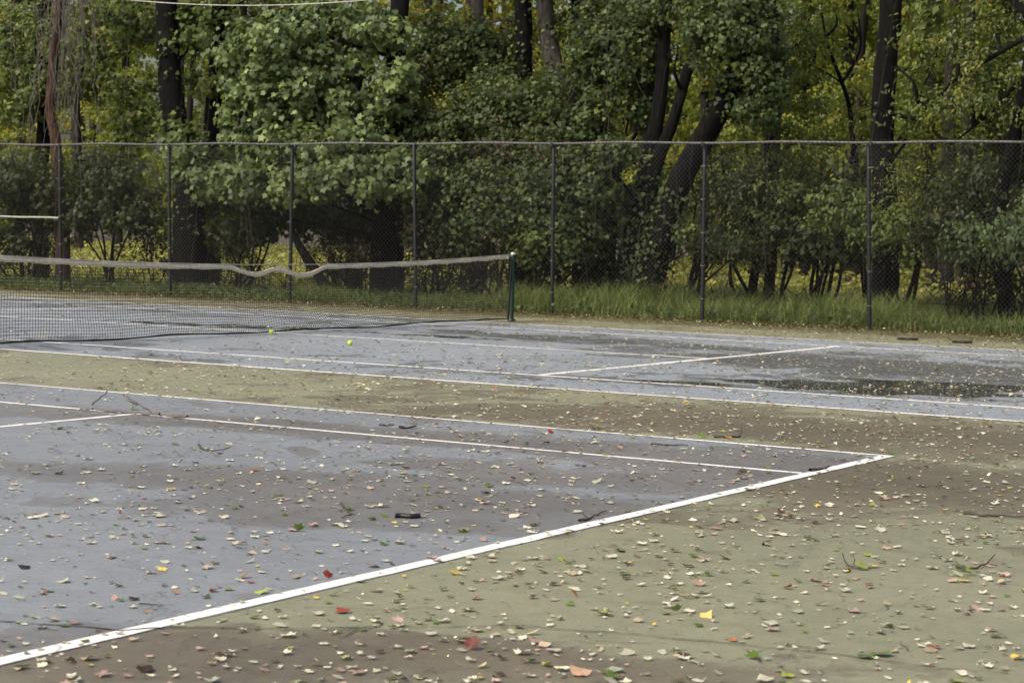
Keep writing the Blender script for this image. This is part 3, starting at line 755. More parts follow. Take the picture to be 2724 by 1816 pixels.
tree('pale_trunk_tree', 'smooth pale grey trunk showing at the top edge right of the bright green crown', [('trunk', [(-6.67,16.00,0.15),(-6.83,16.00,4.52),(-6.94,16.00,6.40),(-7.12,16.00,10.33)], [.2, .16, .135, .09]),
     ('branch', [(-6.88,16.00,5.84),(-6.53,16.00,5.92),(-6.20,16.00,5.97),(-5.85,16.00,5.98)], [.04, .03, .025, .012])], M_bark_pale,
     [([(-6.88,14.50,5.05,1.28,0.80,1.10), (-5.59,14.50,5.12,0.84,0.80,0.90)], .09, 4.2, IVY, G_IVY, M_leaf)])
tree('grey_leaning_tree', 'light grey trunk leaning left out of the ivy above the fence', [('trunk', [(-1.66,12.60,0.01),(-2.22,12.60,2.56),(-2.71,12.60,3.89),(-3.01,12.60,4.56),(-3.17,12.60,5.24),(-3.24,12.60,5.91),(-3.41,12.60,8.83)], [.28, .24, .21, .185, .17, .165, .1])], M_bark_grey,
     [([(-1.65,11.40,2.28,0.84,0.60,0.97), (-1.99,11.80,3.35,0.95,0.60,0.65), (-1.84,11.30,1.39,0.75,0.50,0.57)], .09, 4.8, IVY, G_IVY, M_leaf)], ivy=[(0, 4.4, 7.0, 160, .08)])
tree('ivy_clad_tree', 'ivy clad trunk at the top edge just right of the light grey leaning trunk', [('trunk', [(-3.05,14.20,-0.01),(-3.21,14.20,3.91),(-3.36,14.20,6.08),(-3.53,14.20,9.54)], [.26, .21, .2, .12])], M_bark_dark,
     [([(-1.52,12.40,4.60,1.05,0.80,1.15), (-2.13,12.80,5.39,0.97,0.70,0.75), (-1.11,12.20,5.06,0.61,0.60,0.97)], .09, 4.8, IVY, G_IVY, M_leaf)], ivy=[(0, 3.0, 7.5, 520, .14)])
# 7 multi-stemmed cluster
tree('many_stemmed_tree', 'large dark many stemmed tree with a thick stem leaning right beyond the net post', [
    ('stem', [(-1.05,12.00,0.02),(-0.88,12.00,1.26),(-0.63,12.00,2.55),(-0.46,12.00,3.67),(-0.41,12.00,4.71),(-0.35,12.00,5.74),(-0.31,12.00,8.51)], [.34, .25, .17, .13, .12, .11, .07]),
    ('stem', [(-0.82,11.90,0.00),(-0.62,11.90,1.26),(-0.45,11.90,2.55),(-0.10,11.90,3.55),(0.14,11.90,4.37),(0.39,11.90,5.08),(0.73,11.90,6.32)], [.27, .18, .13, .10, .095, .085, .05]),
    ('stem', [(-0.48,11.70,0.02),(-0.15,11.70,1.35),(0.21,11.70,2.47),(0.68,11.70,3.33),(1.05,11.70,3.96),(1.31,11.70,4.57),(1.76,11.70,5.94),(2.10,11.70,8.13)], [.30, .26, .225, .205, .20, .185, .15, .08]),
    ('stem', [(-1.54,12.10,-0.01),(-1.50,12.10,0.91),(-1.46,12.10,1.98),(-1.39,12.10,2.71)], [.24, .19, .15, .08])], M_bark_dark,
    [([(1.25,11.60,5.03,0.99,0.80,0.93), (1.66,11.70,4.10,0.63,0.60,0.85), (0.91,11.40,5.33,0.81,0.60,0.54), (-0.08,12.00,5.57,0.65,0.60,0.48)], .09, 4.8, IVY, G_IVY, M_leaf),
     ([(-1.05,12.60,3.88,0.48,0.50,0.66), (-0.92,11.20,2.84,0.42,0.30,0.40), (0.74,11.30,1.45,0.54,0.40,0.31)], .09, 3.4, IVY, G_IVY, M_leaf)],
    ivy=[(0, .5, 3.0, 700, .20), (1, .5, 2.5, 280, .14), (2, .4, 2.2, 420, .16), (2, 3.6, 6.0, 220, .10), (3, .6, 3.0, 420, .20)])
# 8 thin sinuous trunk
tree('sinuous_tree', 'slim crooked dark trunk between the leaning stem and the tall straight trunk', [('trunk', [(1.01,14.00,0.18),(1.01,14.00,1.81),(0.92,14.00,3.29),(0.87,14.00,3.83),(1.04,14.00,4.36),(0.96,14.00,5.10),(0.90,14.00,5.92),(0.76,14.00,8.77)], [.11, .1, .09, .085, .085, .08, .075, .04])], M_bark_dark,
     [([(1.08,15.00,5.02,0.88,0.80,1.01), (2.07,13.00,3.16,0.83,0.70,0.87), (1.84,12.20,2.27,1.00,0.70,0.71)], .09, 2.3, OVAL, G_OLIVE, M_leaf)], high=.6)
# 9 sapling with a Y
tree('forked_sapling', 'thin dark forked sapling just left of the tall straight trunk', [('trunk', [(2.21,16.00,0.22),(1.90,16.00,2.55),(1.78,16.00,3.48),(1.67,16.00,4.08),(1.50,16.00,4.54),(1.22,16.00,5.23),(1.09,16.00,5.87)], [.07, .055, .05, .045, .04, .03, .015]),
     ('branch', [(1.52,16.00,4.50),(1.73,16.00,4.75),(1.90,16.00,5.09),(1.92,16.00,5.42),(1.83,16.00,5.93)], [.03, .025, .022, .018, .01]), ('branch', [(1.51,16.00,4.52),(1.27,16.00,4.68),(0.93,16.00,4.84)], [.02, .016, .008])], M_bark_dark,
     [([(0.69,17.00,5.72,0.82,0.80,0.62), (1.29,18.00,4.21,0.73,0.80,1.07)], .11, 2.2, OVAL, G_YEL, M_leaf_back)], high=0)
# 10 tall straight trunk
tree('straight_tree', 'tall straight dark trunk behind the fence post furthest right', [('trunk', [(4.06,12.00,0.00),(4.04,12.00,1.08),(3.99,12.00,2.21),(3.94,12.00,3.19),(3.93,12.00,4.40),(3.95,12.00,5.59),(3.91,12.00,7.83),(3.86,12.00,10.06)], [.27, .235, .215, .20, .195, .19, .17, .1])], M_bark_dark,
     [([(4.58,11.70,3.70,0.30,0.30,0.59), (4.53,11.20,1.68,0.60,0.50,0.37), (3.58,11.60,1.97,0.88,0.70,0.60)], .095, 4.0, OVAL, G_MID, M_leaf)], ivy=[(0, 2.6, 4.2, 60, .10)])
# 11 right-hand trees
tree('crooked_tree', 'short crooked dark trunk under the pale shrub at the right edge', [('trunk', [(6.53,11.30,-0.01),(6.38,11.30,0.72),(6.31,11.30,1.44),(6.23,11.30,1.94),(6.45,11.30,3.30),(6.68,11.30,5.00),(6.72,11.30,7.53)], [.17, .14, .13, .12, .1, .08, .04])], M_bark_dark,
     [([(5.80,11.60,2.45,0.93,0.80,0.73), (6.25,12.00,3.12,0.68,0.70,0.80), (5.44,11.20,1.70,0.68,0.60,0.44)], .10, 4.0, OVAL, G_DARK, M_leaf)], high=.6)
tree('overhanging_tree', 'tree beyond the right edge reaching long bare sloping boughs into the picture', [('trunk', [(7.73,11.60,-0.05),(7.55,11.60,2.61),(7.24,11.60,4.73),(7.07,11.60,7.21),(7.00,11.60,8.97)], [.25, .2, .17, .13, .08]),
     ('bough', [(7.30,11.40,4.99),(6.72,11.40,4.90),(6.15,11.40,4.60),(5.61,11.40,4.28),(5.32,11.40,4.09),(5.14,11.40,3.85),(4.81,11.40,3.49)], [.06, .05, .04, .032, .028, .02, .01]),
     ('bough', [(7.46,11.30,4.98),(6.90,11.30,4.64),(6.53,11.30,4.15),(6.15,11.30,3.69),(5.79,11.30,3.37),(5.43,11.30,3.08)], [.06, .05, .04, .034, .026, .012])], M_bark_dark,
     [([(5.27,11.80,4.80,1.11,0.90,0.81), (6.14,11.50,4.03,0.84,0.80,0.79), (5.26,11.50,3.61,0.94,0.70,0.66), (6.03,12.20,5.25,0.94,0.80,0.51), (7.14,11.60,3.74,0.91,0.90,1.21)], .085, 2.1, OVAL, G_OLIVE, M_leaf)])

# ------------------------------------------------------------------ shrubs and saplings under the trees
def shrub(name, label, base, ells, size, cov, tm, pal, nstem=5, group=None, mat=None, r=.022, stemmat=None):
    SEED[0] += 1; g = np.random.default_rng(SEED[0])
    base = np.array((base[0], base[1], 0.0)); t = setp(empty(name, base), label, 'shrub', group)
    crown('foliage', t, base, ells, size, cov, tm, pal, mat or M_leaf, SEED[0])
    for k in range(nstem):
        e = ells[k % len(ells)]; c = np.array(e[:3]) + g.normal(size=3) * np.array(e[3:6]) * .35
        a = base + np.array([g.normal(0, .16), g.normal(0, .12), -.05])
        kink = (a * .55 + c * .45) + g.normal(size=3) * np.array([.16, .1, .06])
        Q, Rr = catmull([a, kink, c, c + (c - kink) * .4], [r * g.uniform(.8, 1.5), r, r * .6, .004], .18)
        geo = Geo(); V, F = tube(Q, Rr, 6, .05, k); geo.add(V, F)
        for z in range(5):
            b = Q[g.integers(len(Q) // 3, len(Q))]; tw = b + g.normal(size=3) * .32
            V, F = tube([b, (b + tw) / 2 + g.normal(size=3) * .05, tw], [.008, .005, .002], 4); geo.add(V, F)
        geo.build('stem', stemmat or M_bark_dark, t, True, base)
    return t
SH = 'shrubs growing behind the fence'
shrub('shrub', 'dull green shrub behind the fence bay with the pale middle rail', (-15.18,11.00,-0.02), [(-15.22,11.00,2.20,0.99,0.60,0.66), (-15.72,11.00,1.06,0.66,0.50,0.57), (-14.96,11.40,1.74,0.66,0.50,0.57)], .10, 4.0, IVY, G_DARK, 6, SH)
shrub('shrub', 'dark shrub left of the thick furrowed trunk, yellow light under it', (-13.35,11.60,-0.03), [(-13.43,11.50,2.42,1.09,0.60,0.56), (-12.86,11.70,1.69,0.98,0.60,0.56), (-13.82,11.40,1.48,0.76,0.50,0.47)], .09, 3.6, IVY, G_DARK, 6, SH)
shrub('shrub', 'shrub in front of the shaded trunk, under the lowest bright sycamore leaves', (-9.52,11.40,0.03), [(-9.63,11.50,1.38,0.94,0.60,0.54), (-9.05,11.60,1.75,0.83,0.50,0.45)], .10, 3.6, IVY, G_DARK, 5, SH)
shrub('shrub', 'low bare reddish shrub to the left of the sycamore base', (-6.94,11.30,0.02), [(-7.00,11.50,1.09,0.91,0.60,0.43)], .08, 1.2, OVAL, G_BROWN, 9, SH, r=.014)
shrub('shrub', 'dark shrub to the right of the sycamore base, behind the upper net', (-4.75,11.40,0.02), [(-4.88,11.40,1.40,0.78,0.60,0.67), (-3.92,11.30,1.17,0.77,0.50,0.42)], .09, 3.6, IVY, G_DARK, 6, SH)
shrub('shrub', 'thorny bare stemmed bush just left of the net post', (-3.44,11.20,0.01), [(-3.38,11.20,1.19,0.67,0.50,0.33)], .08, 1.0, OVAL, G_BROWN, 10, SH, r=.016)
shrub('shrub', 'brownish bush between the net post and the many stemmed tree', (-2.39,11.20,0.02), [(-2.43,11.20,1.21,0.85,0.60,0.49), (-1.94,11.30,1.55,0.66,0.50,0.49)], .09, 3.4, IVY, G_MID, 8, SH)
shrub('shrub', 'dark bush right of the base of the many stemmed tree', (0.39,11.60,0.01), [(1.04,11.40,1.30,0.63,0.50,0.31), (1.30,11.90,2.02,0.64,0.50,0.63), (1.56,11.40,1.24,0.63,0.50,0.35)], .095, 4.0, OVAL, G_DARK, 6, SH)
shrub('shrub', 'dark rounded bush beside the sixth fence post, bright clearing below', (1.50,12.20,-0.01), [(1.53,12.00,1.55,0.82,0.70,0.47), (1.16,12.00,2.41,0.64,0.60,0.63), (2.03,12.20,1.80,0.73,0.70,0.63)], .07, 3.4, OVAL, G_DARK + G_OLIVE[:1], 5, SH, r=.035)
shrub('shrub', 'dark bush on thin legs just left of the tall straight trunk', (2.68,12.40,0.01), [(2.63,12.20,1.50,0.81,0.70,0.47), (3.21,12.00,1.28,0.71,0.60,0.38), (2.76,12.40,2.28,0.81,0.70,0.54)], .12, 3.6, IVY, G_DARK + G_MID[2:], 6, SH, r=.03)
shrub('shrub', 'mid green bush right behind the last fence post', (4.60,11.60,0.02), [(4.63,11.60,1.39,0.69,0.60,0.37), (4.76,12.00,2.37,0.78,0.70,0.60)], .065, 3.0, OVAL, G_OLIVE + G_DARK, 6, SH, r=.026)
shrub('shrub', 'pale grey green drooping shrub at the right edge behind the fence', (6.30,10.80,0.07), [(6.24,10.80,1.64,0.66,0.50,0.32), (6.78,10.70,1.44,0.57,0.50,0.35), (5.78,10.90,1.35,0.42,0.40,0.29), (7.09,10.80,1.87,0.57,0.50,0.42)], .10, 4.0, OVAL, G_PALE, 7, SH, r=.02)
shrub('shrub', 'tangle of bare stems at the foot of the crooked tree', (5.75,10.90,0.07), [(5.94,10.90,0.85,0.75,0.50,0.29)], .08, .7, OVAL, G_BROWN, 14, SH, r=.012)
for px_, lab, ee_, pal_ in (
    ((-16.14,12.20,-0.04), 'low dark bramble at the left edge under the middle rail', [(-16.62,12.20,0.56,1.03,0.50,0.44), (-15.89,12.40,0.87,0.68,0.50,0.39)], G_DARK),
    ((-12.86,12.60,-0.04), 'low dark bramble between the dead tree and the thick trunk', [(-13.13,12.60,0.94,0.67,0.50,0.43), (-12.80,12.80,0.57,0.44,0.40,0.33)], G_DARK),
    ((-10.86,12.80,-0.02), 'low dark bramble right of the thick furrowed trunk', [(-11.11,12.80,0.86,0.65,0.50,0.47), (-10.25,12.60,0.56,0.32,0.40,0.28)], G_DARK),
    ((-7.75,12.60,-0.03), 'low brown bramble left of the sycamore foot', [(-7.99,12.60,0.72,0.94,0.50,0.36)], G_BROWN),
    ((-5.59,12.40,0.01), 'low dark bramble right of the sycamore foot', [(-5.61,12.40,0.70,0.81,0.50,0.43), (-4.57,12.20,0.65,0.70,0.50,0.34)], G_DARK),
    ((-3.36,12.20,-0.00), 'low brown bramble behind the net post', [(-3.47,12.20,0.64,0.69,0.50,0.38), (-2.51,12.20,0.72,0.58,0.50,0.42)], G_BROWN),
    ((5.50,12.60,0.07), 'low dark bramble beside the crooked tree', [(5.46,12.60,1.12,0.70,0.50,0.30), (6.34,12.00,0.86,0.51,0.50,0.37)], G_DARK)):
    shrub('bramble', lab, px_, ee_, .085, 2.6, OVAL, pal_, 7, 'brambles under the trees', r=.012)
for k, (px_, lab) in enumerate([((1.28,12.60,-0.08), 'thin straight bare stem in front of the yellow clearing, nearest the sixth fence post'), ((1.75,13.00,-0.10), 'thin stem forking low down in front of the yellow clearing'),
                            ((2.37,12.80,-0.06), 'slightly bent thin stem in the clearing gap, third from the sixth post'), ((2.84,12.60,-0.05), 'thick short stem in the gap left of the tall straight trunk'), ((0.14,12.40,-0.09), 'thin stem with a side twig left of the sixth fence post')]):
    x, y = px_[0], px_[1]; h = 2.2
    st = [('trunk', [(x, y, -.05), (x - .04, y, .5), (x + .05, y, 1.1), (x - .03, y + .05, 1.7), (x + .06, y, h)], [.042, .036, .03, .024, .012])]
    if k in (1, 4): st.append(('branch', [(x - .03, y, .45), (x + .12, y, .85), (x + .16, y, 1.3), (x + .3, y, 1.8)], [.026, .024, .02, .008]))
    tree('sapling', lab, st, M_bark_dark, [([(x, y, 2.3, .8, .6, .6)], .09, 1.6, OVAL, G_DARK, M_leaf)], 0, 'saplings in the clearing gap', cat='sapling')

# ------------------------------------------------------------------ background woodland: separate trees, then the far mass
BACK = [((-40.74,37.00,-0.10), 'leftmost', G_YEL), ((-34.73,36.00,-0.09), 'between the dead tree and the thick furrowed trunk', G_YEL), ((-31.18,39.00,-0.15), 'behind the left side of the bright crown', G_MID),
        ((-20.75,35.00,-0.03), 'behind the right side of the bright crown', G_GOLD), ((-19.87,38.00,-0.09), 'above the ivy mass', G_GOLD), ((-13.98,37.00,-0.03), 'behind the many stemmed tree', G_YEL), ((-10.39,35.00,-0.03), 'between the leaning stems', G_YEL),
        ((-8.61,39.00,-0.14), 'behind the slim crooked trunk', G_YEL), ((-5.83,36.00,-0.07), 'behind the forked sapling', G_YEL), ((-3.05,35.00,-0.02), 'to the right of the tall straight trunk', G_YEL), ((-1.94,38.00,-0.01), 'behind the sloping boughs', G_MID)]
for k, (b, where, pal) in enumerate(BACK):
    x, y = b[0], b[1]; h = 12 + (k * 7 % 5); g = np.random.default_rng(900 + k)
    ee = [(x + g.uniform(-1.6, 1.6), y + g.uniform(-1, 1.5), z, g.uniform(1.6, 2.3), 1.5, g.uniform(.9, 1.3)) for z in np.linspace(2.6, 10.5, 11)]
    tree('woodland_tree', 'sunlit yellow green woodland tree ' + where if pal is not G_MID else 'green woodland tree ' + where,
         [('trunk', [(x, y, -.05), (x + g.uniform(-.2, .2), y, 3), (x + g.uniform(-.3, .3), y, 7), (x + g.uniform(-.4, .4), y, h)], [.2, .16, .13, .06])], M_bark_mid,
         [(ee, .15, 1.7, DIAM, pal, M_leaf_back)], .5, 'sunlit woodland trees behind')
# far mass of wood (nobody could count it)
g = np.random.default_rng(41); ee = []
for k in range(210):
    x = g.uniform(-78, 24); y = g.uniform(41, 56) + max(0, -x - 20) * .25
    ee.append((x, y, g.uniform(1.9, 15), 2.6, 2.0, 1.8))
for k in range(340):
    x = g.uniform(-125, 36); y = 60 + g.uniform(0, 6) + max(0, -x - 20) * .12
    ee.append((x, y, g.uniform(.6, 25), 3.6, 1.5, 2.6))
for k in range(70): ee.append((g.uniform(-34, 4), 60 + g.uniform(0, 5), g.uniform(5, 17), 3.2, 1.5, 2.4))
pp, nr, tp, s, c = leaf_cloud(ee[:210], .28, .85, G_YEL + [((.05, .07, .02), 5)], g, sub=.9)
wall = leaf_cloud(ee[210:], .42, .9, G_YEL + [((.05, .07, .02), 5)], g, sub=1.2)
pp, nr, tp, s, c = [np.concatenate(q_) for q_ in zip((pp, nr, tp, s, c), wall)]
V, F = scatter(DIAM, pp, nr, tp, s)
setp(build('woodland', V, F, M_leaf_back, None, False, np.repeat(c, 4, 0)), 'far yellow green woodland filling the gaps between the trunks', 'woodland', kind='stuff')
geo = Geo()
for k in range(40):
    x = g.uniform(-75, 22); y = g.uniform(30, 50) + max(0, -x - 20) * .25
    V, F = tube([(x, y, -.1), (x + g.normal(0, .2), y, 6), (x + g.normal(0, .5), y, 15)], [.22, .17, .08], 8); geo.add(V, F)
setp(geo.build('far_trunk_mass', M_bark_mid, None, True), 'dim far trunks standing in the woodland behind', 'woodland', kind='stuff')

# sunlit undergrowth of the clearing
g = np.random.default_rng(52); n = 66000
x = g.uniform(-80, 14, n); y = 14.5 + 44 * g.uniform(0, 1, n) ** 1.3
hh = .10 + .42 * np.clip(.5 + fbm(x, y, .35, 5), 0, 1)
p = np.stack([x, y, g.uniform(.02, 1, n) * hh * np.clip((y - 13) / 10, .4, 1.3)], -1)
nr = unit(np.array([0, -.2, .8]) + .5 * g.normal(size=(n, 3))); tp = unit(g.normal(size=(n, 3)))
c = pick([((.42, .43, .10), 5), ((.33, .37, .09), 4), ((.50, .47, .13), 2), ((.26, .18, .11), 1.2)], n, g) * g.uniform(.7, 1.25, (n, 1))
V, F = scatter(DIAM, p, nr, tp, .17 * g.uniform(.6, 1.4, n))
setp(build('undergrowth', V, F, M_leaf_back, None, False, np.repeat(c, 4, 0)), 'bright yellow green ground plants in the clearing under the trees', 'undergrowth', kind='stuff')

for px_, lab in (((-11.60,39.00,0.43), 'small white board in the clearing, left of its pair'), ((-11.06,39.00,0.45), 'small white board in the clearing, right of its pair')):
    b = setp(empty('white_board', (px_[0], px_[1], 0)), lab, 'board', 'white boards seen under the bushes')
    V, F = box((0, 0, 1.0), (.24, .03, .55)); build('panel', V, F, M_sign, b)
    V, F = box((0, .03, .36), (.05, .03, .74)); build('stake', V, F, M_bark_mid, b)

# ------------------------------------------------------------------ tall grass along the fence, weeds and tangled stems
g = np.random.default_rng(63); n = 92000
x = g.uniform(-19, 12, n); y = fence_y(x) + .12 + g.uniform(0, 1, n) ** 1.15 * 4.6
dens = np.clip(.55 + .9 * fbm(x, y, .5, 71), .05, 1); k = g.uniform(0, 1, n) < dens * np.where(x > -2.2, 1, np.where(x > -7, .75, .45))
x, y = x[k], y[k]; n = len(x)
hgt = (.20 + .26 * np.clip(.5 + fbm(x, y, .7, 81), 0, 1)) * np.where(x > -2.2, 1.22, np.where(x > -7, .75, .5)) * g.uniform(.55, 1.25, n) * np.clip((y - fence_y(x)) / .5 + .35, .35, 1)
a = g.uniform(0, 2 * np.pi, n); lean = g.uniform(.2, 1.15, n) * hgt
w = .0055 * g.uniform(.7, 1.5, n); dx, dy = np.cos(a), np.sin(a); wx, wy = -np.sin(a), np.cos(a)
wa = g.uniform(0, np.pi, n); wx, wy = np.cos(wa), np.sin(wa)
q = np.zeros((n, 5, 3))
q[:, 0] = np.stack([x - wx * w, y - wy * w, 0 * x - .02], -1); q[:, 1] = np.stack([x + wx * w, y + wy * w, 0 * x - .02], -1)
q[:, 2] = np.stack([x + dx * lean * .35 + wx * w * .8, y + dy * lean * .35 + wy * w * .8, hgt * .62], -1); q[:, 3] = np.stack([x + dx * lean * .35 - wx * w * .8, y + dy * lean * .35 - wy * w * .8, hgt * .62], -1)
q[:, 4] = np.stack([x + dx * lean, y + dy * lean, hgt], -1)
o5 = np.arange(n)[:, None] * 5
c = pick([((.165, .22, .066), 5), ((.11, .16, .05), 4), ((.20, .24, .085), 2), ((.28, .25, .14), 1.0)], n, g) * g.uniform(.75, 1.25, (n, 1))
c = c * (1 + .45 * fbm(x, y, .9, 91, 3))[:, None]
setp(build('grass', q.reshape(-1, 3), [o5 + np.array([[0, 1, 2, 3]]), o5 + np.array([[3, 2, 4]])], M_grass, None, False, np.repeat(c, 5, 0)), 'long green grass growing along the outside of the fence', 'grass', kind='stuff')
# low broad weeds at the fence foot
n = 3600; x = g.uniform(-17, 9, n); y = fence_y(x) + g.uniform(-.3, 2.2, n); p = np.stack([x, y, g.uniform(.03, .22, n)], -1)
c = pick([((.06, .085, .035), 4), ((.045, .07, .028), 4), ((.10, .12, .06), .6)], n, g) * g.uniform(.7, 1.3, (n, 1))
V, F = scatter(IVY, p, unit(np.array([0, -.3, .8]) + .5 * g.normal(size=(n, 3))), g.normal(size=(n, 3)), .075 * g.uniform(.5, 1.4, n))
setp(build('weeds', V, F, M_leaf, None, False, np.repeat(c, len(IVY[0]), 0)), 'low broad leaved weeds at the foot of the fence', 'weeds', kind='stuff')
# bare tangled brushwood
n = 420; x = g.uniform(-17, 8, n); y = fence_y(x) + g.uniform(1.6, 4.2, n); s_ = np.linspace(0, 1, 7)
ln = g.uniform(.5, 1.5, n); ax = g.normal(0, .5, n); ay = g.normal(0, .3, n); bend = g.normal(0, .5, n)
L = np.stack([x[:, None] + np.outer(ax, s_) + np.outer(bend, s_ ** 2) * .6, y[:, None] + np.outer(ay, s_), np.outer(ln, s_) * (1 - .25 * s_)], -1) + np.cumsum(g.normal(0, .018, (n, 7, 3)), 1)
L[:, 0, 2] = -.03
V, F = strands(L, np.outer(g.uniform(.005, .013, n), 1 - .7 * s_), 4)
setp(build('brushwood', V, F, M_bark_mid), 'tangle of thin bare brushwood stems under the shrubs', 'brushwood', kind='stuff')

# thin dead stems and climbing vines hanging in front of the wood
n = 95; x = g.uniform(-17, 8.5, n); y = fence_y(x) + g.uniform(.9, 3.0, n); s_ = np.linspace(0, 1, 14)
z1 = g.uniform(2.0, 7.0, n); z0 = np.maximum(z1 - g.uniform(1.2, 4.5, n), .0)
wob = np.cumsum(g.normal(0, .022, (n, 14, 2)), 1) + g.normal(0, .45, (n, 1, 2)) * s_[None, :, None]
L = np.concatenate([np.stack([x, y], -1)[:, None] + wob, (z0[:, None] + (z1 - z0)[:, None] * s_)[..., None]], -1)
V, F = strands(L, np.repeat(g.uniform(.002, .006, n)[:, None], 14, 1) * (1 - .5 * s_), 4)
setp(build('climbing_vines', V, F, M_twig), 'thin grey dead stems and climbing vines hanging among the trees', 'vines', kind='stuff')

# ------------------------------------------------------------------ overhead cable
xs = np.linspace(-18, 5.5, 90); c0 = (-7.11,9.90,5.66)
V, F = tube(np.stack([xs, np.full(90, 9.9), c0[2] + .0125 * (xs - c0[0]) ** 2], -1), np.full(90, .009), 8)
setp(build('overhead_cable', V, F, M_overhead, None, True), 'pale overhead cable sagging across the top edge left of centre', 'cable')

# ------------------------------------------------------------------ things lying on the courts
CREAM, TAN, PINK, GREEN, LIME, RED, ORANGE, BROWN, GREY, YELLOW = (.58, .55, .43), (.40, .32, .23), (.40, .28, .235), (.085, .135, .022), (.26, .31, .06), (.26, .05, .035), (.38, .15, .06), (.06, .034, .024), (.33, .37, .27), (.62, .47, .10)
PAL = [('pale cream', CREAM, 50), ('pale tan', TAN, 15), ('pinkish', PINK, 13), ('green', GREEN, 5.5), ('yellow green', LIME, 3.5), ('red', RED, 1.0), ('orange', ORANGE, 1.1), ('dark brown', BROWN, 6), ('grey green', GREY, 9), ('yellow', YELLOW, 1.5)]
def zone(x, y):
    if NY0 < y < NY1 and x < 11.885: return 'the near blue court'
    if abs(y) < 5.485 and x < 11.885: return 'the far blue court'
    if y > 5.4: return 'the mossy strip by the fence'
    if y > NY1 - .1 and x < 12: return 'the green strip between the courts'
    return 'the green surround outside the near baseline'
ZB = np.array
def screen(x, y):
    d = np.stack([x - CP.x, y - CP.y, np.full_like(x, -CP.z)], -1); w = d @ np.array(CF)
    return .5 + 2.0035 * (d @ np.array(CR)) / w, .5 - 3.0053 * (d @ np.array(CU)) / w, w
BROAD = fan(mirror([(0, 0), (.24, .04), (.46, .06), (.40, .28), (.56, .50), (.36, .58), (.26, .76), (0, .98)]), .3, .1)
TEMPL = [BROAD, LOBED_B, OVAL, IVY]
def curled(tm, a, b):
    V = tm[0].copy(); V[:, 1] -= .45
    V[:, 2] = a * V[:, 0] ** 2 + b * V[:, 1] ** 2 + .25 * np.sin(5 * V[:, 0] + 3 * V[:, 1]) * .3
    V[:, 2] -= V[:, 2].min(); k = len(V); b0 = V[1]
    V = np.vstack([V, b0 + [-.025, .05, .02], b0 + [.025, .05, .02], b0 + [.14, -.45, .16 + .2 * abs(a)]])      # stalk
    return V, np.vstack([tm[1], [[k, k + 1, k + 2]]])
CURL = [curled(t_, a, b) for t_ in TEMPL for a, b in ((.22, .05), (.05, .32), (.7, .2), (-.12, -.10))]
g = np.random.default_rng(88); n = 140000
x = g.uniform(-17, 19, n); y = g.uniform(-20, 9.4, n)
den = .42 + .42 * np.clip((x - 4) / 7, -.6, 1) + .35 * np.clip((y - 6.5) / 2, 0, 1) + .40 * fbm(x, y, .8, 15) + .45 * fbm(x, y, 3.1, 19, 2) + np.where((np.abs(y + 7.1) < 1.6), .12, 0)
den = den * np.where((y < NY1) & (x < 11.9), .74, 1.12) + .3 * fbm(x, y, 1.7, 23, 2)
k = g.uniform(0, 1, n) < den; x, y = x[k], y[k]; n = len(x)
size = np.clip(np.exp(g.normal(math.log(.0245), .50, n)), .007, .060)
ti = g.integers(0, len(CURL), n); ci = g.choice(len(PAL), n, p=np.array([p_[2] for p_ in PAL]) / sum(p_[2] for p_ in PAL))
ci = np.where((y > 7.2) & (g.uniform(0, 1, n) < .45), 7, ci)
colr = np.array([p_[1] for p_ in PAL])[ci] * g.uniform(.62, 1.25, (n, 1)); colr = np.minimum(colr, .85)
yaw = g.uniform(0, 2 * np.pi, n); tilt = g.normal(0, .11, (n, 2))
nrm = unit(np.c_[tilt, np.ones(n)]); tip = np.stack([np.cos(yaw), np.sin(yaw), 0 * yaw], -1)
u, v, w = screen(x, y); inside = (u > .01) & (u < .99) & (v > 0) & (v < .99) & (w > 1)
